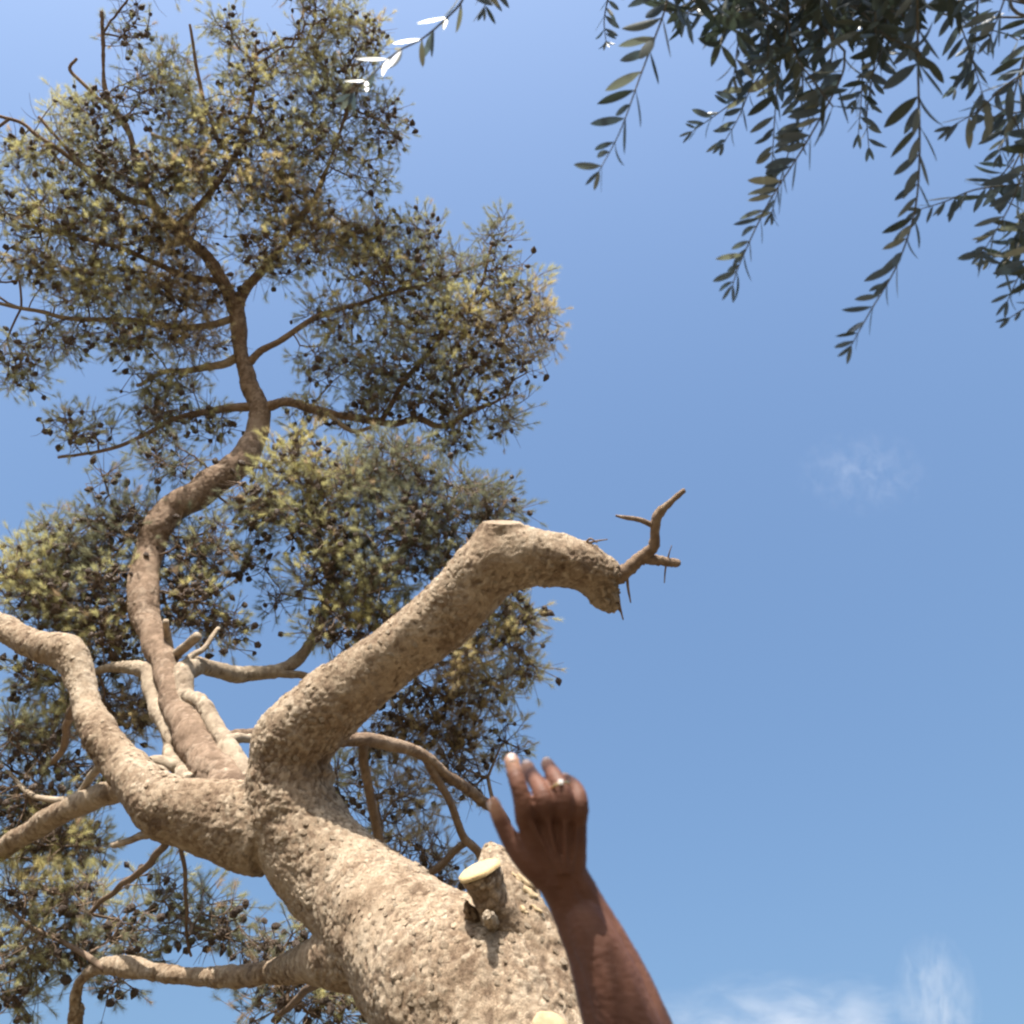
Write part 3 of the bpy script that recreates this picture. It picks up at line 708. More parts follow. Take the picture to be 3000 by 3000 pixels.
nV = np.concatenate(nV).astype(np.float32); nT = np.concatenate(nT).astype(np.float32); nt_ = len(nV) // 3
me = bpy.data.meshes.new('foliage'); me.vertices.add(len(nV)); me.vertices.foreach_set('co', nV.ravel())
me.loops.add(len(nV)); me.loops.foreach_set('vertex_index', np.arange(len(nV), dtype=np.int32))
me.polygons.add(nt_); me.polygons.foreach_set('loop_start', np.arange(0, len(nV), 3, dtype=np.int32))
me.update(calc_edges=True); me.validate()
att = me.attributes.new('tint', 'FLOAT', 'POINT'); att.data.foreach_set('value', nT)
tag(link('foliage', me, M['needle'], pine), 'thin green and yellowish needle tufts of the crown', None, None, 'stuff')
print('needles', nt_, 'twig faces', len(tf), 'nodes', len(nodes))

# cones
def cone_mesh(seed, rings=7, seg=9):
    rnd = random.Random(seed); V = []; Fc = []
    for r in range(rings + 1):
        f = r / rings; z = f
        rr = 0.40 * math.sin(math.pi * min(1, 0.10 + 0.86 * f) ** 0.8) + 0.02
        for k in range(seg):
            an = 2 * math.pi * (k + 0.5 * (r % 2)) / seg
            q = rr * (1 + (0.16 if (k + r) % 2 == 0 else -0.10) + rnd.uniform(-.05, .05))
            V.append((q * math.cos(an), q * math.sin(an), z + rnd.uniform(-.03, .03)))
    V.append((0, 0, -0.02)); V.append((0, 0, 1.04))
    for r in range(rings):
        for k in range(seg):
            Fc.append((r * seg + k, r * seg + (k + 1) % seg, (r + 1) * seg + (k + 1) % seg, (r + 1) * seg + k))
    for k in range(seg):
        Fc.append(((k + 1) % seg, k, len(V) - 2)); Fc.append((rings * seg + k, rings * seg + (k + 1) % seg, len(V) - 1))
    return V, Fc
CM = []
for s in range(4):
    v, f = cone_mesh(s); v = [(q[0] * (.82 + .1 * (s % 3)), q[1] * (.82 + .1 * (s % 3)), q[2] * 1.1) for q in v]; m_ = mesh_np('cone', v, f, False); m_.materials.append(M['cone']); CM.append((v, f, m_))
print('cones', len(cl))
# nearest unobstructed-looking ones become objects of their own
cl.sort(key=lambda p: (0 if in_frame(p, -20) else 1, (p - CAM).length))
step = cl
cv = []; cf = []
for r, p in enumerate(cl):
    z = Vector((random.gauss(0, .7), random.gauss(0, .7), random.gauss(-.5, .6))).normalized()
    mw = z.to_track_quat('Z', 'Y').to_matrix().to_4x4() @ Matrix.Scale(random.uniform(0.034, 0.066), 4)
    mw.translation = p
    v, f, m_ = CM[r % 4]
    if r < 300:
        o = bpy.data.objects.new('pine_cone', m_); col.objects.link(o); o.parent = pine
        o.matrix_parent_inverse = world_inv(pine); o.matrix_basis = mw
    else:
        o = len(cv); cv.extend([tuple(mw @ Vector(q)) for q in v]); cf.extend([tuple(k + o for k in q) for q in f])
tag(link('cone_mass', mesh_np('cone_mass', cv, cf, False), M['cone'], pine), None, None, None, 'stuff')

# ------------------------------------------------------------------ person reaching up (raised bare right arm)
def skin_mat():
    m, N, L, B = new_mat('skin')
    tc = N.new('ShaderNodeTexCoord')
    nz = N.new('ShaderNodeTexNoise'); nz.inputs['Scale'].default_value = 26; nz.inputs['Detail'].default_value = 5
    L.new(tc.outputs['Object'], nz.inputs['Vector'])
    rp = ramp(N, [(0.25, (0.10, 0.044, 0.030)), (0.75, (0.17, 0.078, 0.050))]); L.new(nz.outputs['Fac'], rp.inputs[0])
    a = N.new('ShaderNodeAttribute'); a.attribute_name = 'pale'
    mx = N.new('ShaderNodeMix'); mx.data_type = 'RGBA'; L.new(a.outputs['Fac'], mx.inputs['Factor'])
    L.new(rp.outputs[0], mx.inputs['A']); mx.inputs['B'].default_value = (0.52, 0.30, 0.20, 1)
    L.new(mx.outputs['Result'], B.inputs['Base Color'])
    B.inputs['Roughness'].default_value = 0.62; B.inputs['Specular IOR Level'].default_value = 0.25
    B.inputs['Subsurface Weight'].default_value = 0.12; B.inputs['Subsurface Radius'].default_value = (0.012, 0.005, 0.003); B.inputs['Subsurface Scale'].default_value = 0.4
    n2 = N.new('ShaderNodeTexNoise'); n2.inputs['Scale'].default_value = 320; n2.inputs['Detail'].default_value = 3; L.new(tc.outputs['Object'], n2.inputs['Vector'])
    bp = N.new('ShaderNodeBump'); bp.inputs['Strength'].default_value = 0.2; bp.inputs['Distance'].default_value = 0.001
    L.new(n2.outputs['Fac'], bp.inputs['Height']); L.new(bp.outputs[0], B.inputs['Normal'])
    return m
M['skin'] = skin_mat()
M['nail'] = simple_mat('nail', (0.55, 0.40, 0.34), (0.66, 0.50, 0.43), 60, 0.3, 0.02, 0.5)
M['silver'], _N, _L, _B = new_mat('silver'); _B.inputs['Base Color'].default_value = (.72, .52, .25, 1); _B.inputs['Metallic'].default_value = 1; _B.inputs['Roughness'].default_value = .22
M['stone'], _N, _L, _B = new_mat('ring_stone'); _B.inputs['Base Color'].default_value = (.9, .88, .85, 1); _B.inputs['Roughness'].default_value = .08; _B.inputs['Transmission Weight'].default_value = .3
M['hair'] = simple_mat('hair', (0.012, 0.010, 0.009), (0.03, 0.025, 0.022), 160, 0.6, 0.8)
M['shirt'] = simple_mat('shirt_cloth', (0.10, 0.12, 0.16), (0.13, 0.15, 0.19), 90, 0.9, 0.2, 0.1)
M['trousers'] = simple_mat('trouser_cloth', (0.05, 0.055, 0.07), (0.07, 0.075, 0.09), 90, 0.9, 0.2, 0.1)
M['shoe'] = simple_mat('shoe_leather', (0.05, 0.04, 0.03), (0.08, 0.06, 0.045), 40, 0.6, 0.2)

person = empty('person', (0.0, 0.98, 0.0))
tag(person, 'person with raised bare arm and a ring, reaching past the trunk', 'person')
D0 = 1.10
def chain(P, n_per=5, nseg=14): return tube(spline(px(P), n_per), nseg, 0, 0)
def ball(x, y, r, d): return tube(np.array([list(at(x, y, d) + RGT * (k * r * d / F * .33)) + [r * d / F * math.sqrt(max(0.02, 1 - (k * .33) ** 2))] for k in (-3, -2, -1, 0, 1, 2, 3)]), 14)
FING = {
 'index': [(1545, 2405, 36, 1.10), (1539, 2375, 33, 1.092), (1527, 2332, 27.5, 1.094), (1516, 2292, 26, 1.100), (1507, 2258, 24, 1.112), (1500, 2234, 23, 1.120), (1497, 2221, 20, 1.126)],
 'middle': [(1602, 2392, 36, 1.10), (1600, 2360, 33, 1.090), (1588, 2322, 27, 1.096), (1571, 2292, 24, 1.118), (1556, 2268, 21.5, 1.144), (1546, 2248, 20, 1.162), (1542, 2240, 17, 1.169)],
 'ring': [(1652, 2396, 34, 1.10), (1657, 2364, 31.5, 1.089), (1648, 2318, 27, 1.093), (1629, 2281, 24.5, 1.108), (1613, 2255, 21.5, 1.131), (1604, 2240, 19.5, 1.149), (1601, 2233, 16, 1.156)],
 'little': [(1690, 2410, 30, 1.10), (1697, 2376, 28, 1.092), (1697, 2336, 24, 1.098), (1684, 2306, 22, 1.116), (1667, 2290, 19, 1.142), (1657, 2282, 17, 1.160), (1653, 2279, 14, 1.168)],
 'thumb': [(1595, 2560, 48, 1.10), (1548, 2518, 42, 1.10), (1508, 2474, 33, 1.104), (1478, 2430, 25, 1.108), (1462, 2394, 23, 1.112), (1448, 2360, 20, 1.116), (1440, 2341, 16, 1.119)],
}
hp = [chain(f) for f in FING.values()]
# palm: metacarpals, thenar and little-finger edge
hp += [chain([(1628, 2580, 46, 1.098), (1580, 2490, 40, 1.10), (1545, 2400, 34, 1.10)]),
       chain([(1640, 2580, 50, 1.096), (1615, 2480, 42, 1.098), (1602, 2390, 34, 1.10)]),
       chain([(1655, 2580, 50, 1.096), (1652, 2480, 42, 1.098), (1652, 2395, 33, 1.10)]),
       chain([(1668, 2580, 48, 1.098), (1682, 2490, 38, 1.10), (1692, 2408, 29, 1.10)]),
       chain([(1605, 2580, 46, 1.105), (1560, 2500, 36, 1.108), (1548, 2440, 30, 1.108)]),
       chain([(1625, 2540, 44, 1.115), (1640, 2460, 40, 1.115), (1630, 2410, 34, 1.112)]),
       chain([(1640, 2440, 40, 1.102), (1646, 2520, 46, 1.099), (1662, 2600, 54, 1.097), (1686, 2655, 58, 1.093), (1716, 2705, 66, 1.082), (1754, 2780, 72, 1.066), (1795, 2880, 84, 1.05), (1835, 2990, 94, 1.034), (1885, 3110, 100, 1.02), (1920, 3190, 98, 1.02)]),
       # wrist and forearm (two bones side by side, then muscle)
       chain([(1610, 2560, 52, 1.10), (1640, 2600, 56, 1.10), (1662, 2645, 57, 1.098), (1690, 2705, 62, 1.09), (1722, 2780, 66, 1.08), (1758, 2880, 78, 1.065), (1795, 2990, 88, 1.05), (1850, 3110, 96, 1.035), (1900, 3190, 96, 1.03)]),
       chain([(1668, 2560, 50, 1.10), (1690, 2600, 54, 1.10), (1712, 2645, 57, 1.098), (1743, 2705, 62, 1.09), (1786, 2780, 66, 1.08), (1832, 2880, 76, 1.065), (1874, 2990, 86, 1.05), (1920, 3110, 92, 1.035), (1940, 3190, 90, 1.03)])]
# knuckle bumps
for x, y, d in ((1540, 2385, 1.089), (1601, 2368, 1.087), (1654, 2372, 1.087), (1697, 2384, 1.090)): hp.append(ball(x, y, 19, d))
EL = at(1922, 3190, 1.03); SHO = Vector((0.185, 1.0, 1.36))
ua = spline([list(at(1905, 3130, 1.033)) + [.040], list(EL) + [.043], list(EL.lerp(SHO, .5) + Vector((.01, .03, 0))) + [.047], list(SHO) + [.055]], 8)
hp.append(tube(ua, 16))
# tendons and veins on the back of the hand
for Q in ([(1640, 2560, 9, 1.078), (1590, 2470, 8, 1.083), (1548, 2395, 8, 1.084)], [(1648, 2560, 9, 1.077), (1620, 2470, 8, 1.081), (1602, 2380, 8, 1.083)], [(1658, 2560, 9, 1.078), (1655, 2470, 8, 1.081), (1655, 2385, 8, 1.083)], [(1668, 2560, 8, 1.080), (1684, 2480, 7, 1.085), (1692, 2400, 7, 1.087)]):
    hp.append(chain(Q, 6, 8))
hv, hn, hf = remesh(*merge(hp), 0.0017, 7, 0.5)
wr = np.array([noise.noise(Vector((p[0] * 90, p[1] * 240, p[2] * 240))) * 0.0005 + noise.noise(Vector(p) * 60) * 0.0004 for p in hv])
hv = hv + hn * wr[:, None]
pale = np.zeros(len(hv))
tips = [at(f[-2][0], f[-2][1], f[-2][3]) for f in FING.values()]
for t in tips: pale = np.maximum(pale, np.clip(1.25 - np.linalg.norm(hv - np.array(t), axis=1) / 0.017, 0, 1) * 0.85)
# far (palm) side of the hand is paler
pd = (hv - np.array(at(1620, 2440, 1.1))) @ np.array(FWD)
hd = np.linalg.norm(hv - np.array(at(1620, 2420, 1.11)), axis=1)
pale = np.maximum(pale, np.clip(pd / 0.02 - 0.6, 0, 1) * np.clip(1.6 - hd / 0.09, 0, 1) * np.clip(hn @ np.array(FWD) + 0.1, 0, 1))
# rest of the body, below the picture
bp_ = []
def wt(rows, nseg=16, n_per=6): return tube(spline(rows, n_per), nseg)
TX, TY = 0.0, 0.98
bp_ += [wt([[TX, TY, .88, .15], [TX, TY, 1.0, .135], [TX, TY + .01, 1.12, .13], [TX, TY, 1.24, .135], [TX, TY, 1.34, .10], [TX, TY, 1.40, .055], [TX, TY + .005, 1.46, .052], [TX, TY + .02, 1.50, .05]]),
        wt([[TX - .17, TY, 1.33, .06], [TX - .06, TY, 1.30, .10], [TX + .06, TY, 1.30, .10], [TX + .17, TY, 1.34, .06]]),
        wt([[TX, TY + .02, 1.46, .055], [TX, TY + .03, 1.50, .078], [TX, TY + .015, 1.56, .086], [TX, TY, 1.61, .068], [TX, TY, 1.635, .03]]),
        wt([[TX, TY + .095, 1.575, .012], [TX, TY + .115, 1.55, .014], [TX, TY + .118, 1.535, .015]], 8, 3),
        wt([[TX - .082, TY + .01, 1.57, .014], [TX - .086, TY + .005, 1.545, .016], [TX - .08, TY + .01, 1.52, .01]], 8, 3),
        wt([[TX + .082, TY + .01, 1.57, .014], [TX + .086, TY + .005, 1.545, .016], [TX + .08, TY + .01, 1.52, .01]], 8, 3),
        wt([[TX - .17, TY, 1.33, .055], [TX - .22, TY - .01, 1.18, .045], [TX - .235, TY, 1.05, .038], [TX - .23, TY + .05, .92, .033], [TX - .22, TY + .09, .80, .025], [TX - .215, TY + .11, .72, .032], [TX - .21, TY + .13, .66, .018]]),
        wt([list(SHO + Vector((-.03, 0, 0))) + [.06], list(SHO.lerp(EL, .25)) + [.05], list(SHO.lerp(EL, .45)) + [.044]])]
for s in (-1, 1):
    bp_.append(wt([[TX + s * .085, TY, .90, .105], [TX + s * .095, TY + .01, .70, .085], [TX + s * .10, TY + .01, .48, .058], [TX + s * .10, TY - .015, .34, .058], [TX + s * .10, TY - .01, .12, .038], [TX + s * .10, TY, .06, .036]]))
    bp_.append(wt([[TX + s * .10, TY - .05, .045, .036], [TX + s * .105, TY + .05, .04, .038], [TX + s * .115, TY + .14, .03, .028], [TX + s * .115, TY + .18, .028, .015]], 12))
bv, bn, bf = remesh(*merge(bp_), 0.009, 6)
off = len(hv)
allv = np.vstack([hv, bv]); allf = list(hf) + [tuple(i + off for i in q) for q in bf]
body = link('body', mesh_np('body', allv, allf, True, {'pale': np.concatenate([pale, np.zeros(len(bv))])}), M['skin'], person)
body['label'] = 'bare brown-skinned forearm and hand raised with fingers bent forward'
# nails
def nail(f, up, tilt=0.0):
    c = at(f[-2][0], f[-2][1], f[-2][3]); t = (at(f[-1][0], f[-1][1], f[-1][3]) - at(f[-3][0], f[-3][1], f[-3][3])).normalized()
    r = f[-2][2] * f[-2][3] / F; n = (up - t * up.dot(t)).normalized(); b = t.cross(n)
    V = []; Fc = []
    for i in range(5):
        u = -.6 + 1.35 * i / 4
        for j in range(5):
            a = (-.95 + 1.9 * j / 4) * (0.92 if i < 4 else 0.7)
            V.append(c + t * u * r * 0.95 + n * math.cos(a) * r * 1.05 * (1 - .06 * u * u) + b * math.sin(a) * r * .82)
    for i in range(5):
        for j in range(5): V.append(V[i * 5 + j] - n * 0.0012)
    for i in range(4):
        for j in range(4):
            q = i * 5 + j; Fc.append((q, q + 1, q + 6, q + 5)); Fc.append((q + 25, q + 30, q + 31, q + 26))
    rim = [0, 1, 2, 3, 4, 9, 14, 19, 24, 23, 22, 21, 20, 15, 10, 5]
    for k in range(16): a, b2 = rim[k], rim[(k + 1) % 16]; Fc.append((a, a + 25, b2 + 25, b2))
    link('nail', mesh_np('nail', V, Fc), M['nail'], body)
for k in ('index', 'middle', 'ring', 'little'): nail(FING[k], (-FWD * .7 + UPV * .8).normalized())
nail(FING['thumb'], (-RGT * .8 - FWD * .5).normalized())
# clothes and hair
def shell(parts, vox, grow, name, mat, zlo, zhi, extra=None):
    v, n, f = remesh(*merge(parts), vox, 5)
    v = v + n * grow; ax = np.array([[noise.noise(Vector(p) * 9)] for p in v]); v = v + n * ax * 0.006
    keep = [q for q in f if all(zlo < v[i][2] < zhi for i in q)]
    idx = sorted({i for q in keep for i in q}); mp = {i: k for k, i in enumerate(idx)}
    me = mesh_np(name, v[idx], [tuple(mp[i] for i in q) for q in keep], True)
    o = link(name, me, M[mat], body)
    s = o.modifiers.new('t', 'SOLIDIFY'); s.thickness = 0.004; s.offset = 1
    return o
shell([bp_[0], bp_[1], bp_[7], wt([[TX - .17, TY, 1.33, .055], [TX - .21, TY - .01, 1.22, .05], [TX - .225, TY, 1.12, .048]])], 0.012, 0.016, 'shirt', 'shirt', 0.86, 1.57)
shell(bp_[8:], 0.012, 0.012, 'trousers', 'trousers', 0.10, 0.98)
shell([bp_[9], bp_[11]], 0.008, 0.008, 'shoe', 'shoe', -0.1, 0.095)
hv2, hn2, hf2 = remesh(*merge([wt([[TX, TY - .035, 1.50, .07], [TX, TY - .02, 1.56, .088], [TX, TY - .012, 1.615, .074], [TX, TY - .01, 1.645, .035]])]), 0.006, 3)
hv2 = hv2 + hn2 * np.array([[0.004 * noise.noise(Vector(p) * 60)] for p in hv2])
link('hair', mesh_np('hair', hv2, hf2, True), M['hair'], body)
# ring on the third finger
f = FING['ring']; rc = at(1641, 2305, 1.0985); rt = (at(f[3][0], f[3][1], f[3][3]) - at(f[1][0], f[1][1], f[1][3])).normalized()
ra_ = rt.orthogonal().normalized(); rb_ = rt.cross(ra_); RR = 29.5 * 1.1 / F; V = []; Fc = []
for i in range(28):
    a = 2 * math.pi * i / 28; u = ra_ * math.cos(a) + rb_ * math.sin(a)
    for j in range(8):
        b = 2 * math.pi * j / 8; V.append(rc + u * (RR + 0.0011 * math.cos(b)) + rt * 0.0017 * math.sin(b))
for i in range(28):
    for j in range(8): Fc.append((i * 8 + j, ((i + 1) % 28) * 8 + j, ((i + 1) % 28) * 8 + (j + 1) % 8, i * 8 + (j + 1) % 8))
ring = empty('finger_ring', rc)
tag(ring, 'finger ring with a small bright stone on the raised hand', 'ring')
link('band', mesh_np('band', V, Fc), M['silver'], ring)
sd_ = (-FWD * .8 + UPV * .6); sd_ = (sd_ - rt * sd_.dot(rt)).normalized(); sx_ = rt.cross(sd_)
V = []; Fc = []
for k, (r_, h_) in enumerate(((.0012, -.001), (.0031, .0012), (.0034, .0020), (.0022, .0034))):
    for i in range(8):
        a = 2 * math.pi * i / 8; V.append(rc + sd_ * (RR + .0012 + h_) + (rt * math.cos(a) + sx_ * math.sin(a)) * r_)
for k in range(3):
    for i in range(8): Fc.append((k * 8 + i, k * 8 + (i + 1) % 8, (k + 1) * 8 + (i + 1) % 8, (k + 1) * 8 + i))
Fc.append(tuple(range(24, 32))); Fc.append(tuple(range(7, -1, -1)))
link('stone', mesh_np('stone', V, Fc, False), M['stone'], ring)

# ------------------------------------------------------------------ olive tree
olive = empty('olive_tree', (1.9, -1.5, 0))
tag(olive, 'olive tree hanging grey-green leafy shoots into the top right corner', 'tree')
def otube(P, name, mat, parent, nseg=12, wob=0.12):
    S = spline(P, 6); V, Fc = tube(S, nseg, wob, 3)
    pl = [0.5 + 0.5 * noise.noise(Vector(v) * 20) for v in V]
    return link(name, mesh_np(name, V, Fc, True, {'plate': pl, 'crack': [0] * len(V)}), M[mat], parent), S
otube([[1.9, -1.5, -0.1, .26], [1.88, -1.5, .4, .2], [1.75, -1.45, 1.1, .17], [1.65, -1.3, 1.8, .16]], 'trunk', 'olive_bark', olive, 20, 0.2)
OL = []
OL.append(otube([[1.66, -1.32, 1.7, .13], [1.4, -1.1, 2.5, .09], [1.1, -.8, 3.2, .065], [.7, -.4, 3.75, .04], [.45, -.05, 3.8, .02], [.3, .25, 3.6, .010]], 'limb', 'olive_bark', olive)[1])
OL.append(otube([[1.65, -1.3, 1.75, .11], [1.8, -.9, 2.6, .08], [1.7, -.4, 3.4, .05], [1.45, .05, 3.75, .03], [1.2, .45, 3.5, .014]], 'limb', 'olive_bark', olive)[1])
OL.append(otube([[1.6, -1.25, 1.8, .1], [1.0, -1.5, 2.7, .07], [.5, -1.4, 3.4, .05], [.15, -1.0, 3.8, .03], [-.02, -.5, 3.75, .014], [-.10, -.2, 3.5, .006]], 'limb', 'olive_bark', olive)[1])
OL.append(otube([[1.7, -1.4, 1.6, .1], [2.3, -1.8, 2.6, .07], [2.6, -1.9, 3.4, .04], [2.7, -1.7, 4.1, .02]], 'limb', 'olive_bark', olive)[1])

def leaf_mesh(seed, ln=1.0):
    rnd = random.Random(seed); V = []; Fc = []; n = 8
    cur = rnd.uniform(-.16, .26); fold = rnd.uniform(.02, .10); wd = rnd.uniform(.098, .130)
    prof = [0.16, 0.52, 0.82, 0.96, 1.0, 0.97, 0.84, 0.56, 0.10]
    for k in range(n + 1):
        f = k / n; y = 0.05 + 0.95 * f; w_ = wd * prof[k]; z = -cur * f * f
        V += [(-w_, y, z + fold * prof[k] * .4), (0, y, z - 0.006), (w_, y, z + fold * prof[k] * .4)]
    for k in range(n):
        for j in range(2): Fc.append((k * 3 + j, k * 3 + j + 1, k * 3 + 4 + j, k * 3 + 3 + j))
    o = len(V)            # petiole
    for k, y in enumerate((0.0, 0.08)):
        V += [(-.012, y, -.004), (.012, y, -.004), (0, y, .012)]
    for k in range(3): Fc.append((o + k, o + (k + 1) % 3, o + 3 + (k + 1) % 3, o + 3 + k))
    return V, Fc
LM = []
for s in range(10):
    v, f = leaf_mesh(s); m_ = mesh_np('leaf', v, f, True, {'tint': [random.Random(s).random()] * len(v)}); m_.materials.append(M['olive']); LM.append((v, f, m_))
leaf_objs = 0
olV = []; olF = []; olT = []
# spots on the raised hand and forearm that the sun reaches through gaps in the olive leaves
from mathutils.bvhtree import BVHTree
arm_bvh = BVHTree.FromPolygons([tuple(v) for v in hv], [tuple(q) for q in hf])
LITP = []
for x_, y_, r_ in ((1555, 2352, .022), (1578, 2340, .022), (1600, 2348, .022), (1625, 2358, .022), (1650, 2372, .014), (1678, 2384, .014), (1572, 2312, .014), (1596, 2315, .014), (1618, 2332, .014),
                   (1500, 2218, .014), (1506, 2238, .010), (1612, 2252, .012), (1622, 2276, .012), (1545, 2300, .010), (1635, 2300, .010), (1690, 2310, .010),
                   (1800, 2700, .018), (1820, 2738, .018), (1842, 2780, .018), (1864, 2825, .018), (1888, 2872, .018), (1908, 2918, .018), (1925, 2960, .015), (1748, 2655, .008), (1756, 2700, .008), (1764, 2750, .008), (1772, 2800, .008)):
    h_ = arm_bvh.ray_cast(CAM, (at(x_, y_, 1.0) - CAM).normalized(), 3.0)
    if h_[0] is not None: LITP.append((h_[0], r_))
for x_, y_ in ((1340, 20), (1304, 57), (1270, 85), (1236, 114), (1197, 135), (1159, 155), (1120, 190), (1081, 228), (1040, 262)): LITP.append((at(x_, y_, 1.52), 0.045))
def in_gap(p, extra=0.0):
    for q, r in LITP:
        v = p - q; t = v.dot(SUN)
        if t > 0.2 and (v - SUN * t).length < r + extra: return True
    return False
def put_leaf(p, yd, zn, ln, parent, obj):
    global leaf_objs
    if not obj and any(in_gap(p + yd.normalized() * ln * k_) for k_ in (.05, .35, .65, .95)): return
    yd = yd.normalized(); zn = (zn - yd * zn.dot(yd)).normalized(); xd = yd.cross(zn)
    wsc = random.uniform(.85, 1.15)
    mw = Matrix((xd * ln * wsc, yd * ln, zn * ln)).transposed().to_4x4(); mw.translation = p
    v, f, m_ = LM[random.randrange(len(LM))]
    if obj and leaf_objs < 300:
        o = bpy.data.objects.new('leaf', m_); col.objects.link(o); o.parent = parent
        o.matrix_parent_inverse = world_inv(parent); o.matrix_basis = mw; leaf_objs += 1
    else:
        o = len(olV); olV.extend([tuple(mw @ Vector(q)) for q in v]); olF.extend([tuple(k + o for k in q) for q in f]); olT.extend([random.random()] * len(v))

OLP = np.vstack([q[4:] for q in OL])
def to_limb(p, rnd):
    """bearing twig: from the olive limb nearest above down to a shoot's base"""
    d = np.linalg.norm(OLP[:, :3] - np.array(p), axis=1) + 0.6 * np.maximum(0, p[2] + 0.05 - OLP[:, 2])
    q = Vector(OLP[int(d.argmin()), :3]); p = Vector(p); L = (q - p).length
    return [q, q.lerp(p, .4) + Vector((rnd.uniform(-.08, .08) * L, rnd.uniform(-.08, .08) * L, .14 * L)), q.lerp(p, .8) + Vector((rnd.uniform(-.04, .04) * L, rnd.uniform(-.04, .04) * L, .10 * L)), p]
def shoot_px(P, d0, d1, leaf=0.062, side=1, lmul=1.0, seed=0, spread=1.0, first=0.0, glint=False):
    """hanging shoot drawn through photo pixels between depths d0 (base) and d1 (tip)"""
    rnd = random.Random(seed * 13 + 5); n = len(P)
    rows = [list(at(x, y, d0 + (d1 - d0) * k / (n - 1))) + [0.0021 - 0.0013 * k / (n - 1)] for k, (x, y) in enumerate(P)]
    S = spline(rows, 8)
    br = to_limb(S[0, :3], rnd)
    S2 = spline([list(q_) + [r_] for q_, r_ in zip(br, (.0045, .0035, .0028, .0021))], 6)
    V, Fc = merge([tube(S, 6, 0.05, seed), tube(S2, 6, 0.05, seed)])
    o = link('shoot', mesh_np('shoot', V, Fc), M['olive_twig'], olive)
    seg = np.linalg.norm(np.diff(S[:, :3], axis=0), axis=1); cum = np.concatenate([[0], np.cumsum(seg)]); L = cum[-1]
    s = first * L + 0.008; k = 0
    while s < L:
        i = min(np.searchsorted(cum, s), len(S) - 1); i = max(i, 1)
        p = Vector(S[i, :3]); t = Vector(S[i, :3] - S[i - 1, :3]).normalized()
        fr = s / L; size = 1.0 * leaf * (1.0 - 0.38 * fr ** 2) * rnd.uniform(.72, 1.15)
        view = (CAM - p).normalized(); sd = view.cross(t).normalized()       # image-side direction
        if k % 2 == 0:
            for sg in (-1, 1):
                a = rnd.uniform(0.75, 1.05) if sg * side > 0 else rnd.uniform(0.3, 0.55)
                yd = t * math.cos(a) + sd * sg * math.sin(a) * 1.0 + view * rnd.uniform(-.25, .25) * spread + Vector((0, 0, -.08))
                if sg * side > 0: zn = -view + sd * rnd.uniform(-.5, .5) + t * rnd.uniform(-.4, .4)
                else: zn = sd * -sg * 1.0 - view * rnd.uniform(0.2, .6)
                if glint and rnd.random() < 0.85 and fr > 0.15: zn = (SUN + view).normalized() + sd * rnd.uniform(-.12, .12); yd = t * .7 + sd * sg * .8; zn.normalize(); yd = yd - zn * yd.dot(zn)
                put_leaf(p, yd, zn if rnd.random() > 0.12 or glint else -zn, size, o, True)
        else:
            for sg in (-1, 1):
                a = rnd.uniform(0.6, 1.0)
                yd = t * math.cos(a) + view * sg * math.sin(a) * .8 + sd * rnd.uniform(.15, .8) * side
                zn = -view * 0.5 + Vector((0, 0, 1)) * rnd.uniform(-.1, .8) + sd * rnd.uniform(-.6, .6)
                if rnd.random() < 0.72: put_leaf(p, yd, zn, size * .95, o, True)
        s += 0.021 * lmul * rnd.uniform(.8, 1.2) * (1 - 0.35 * fr); k += 1
    for sg in (-1, 1):
        put_leaf(Vector(S[-1, :3]), t + sd * sg * .25, -view + sd * rnd.uniform(-.5, .5), leaf * .5, o, True)
    return o

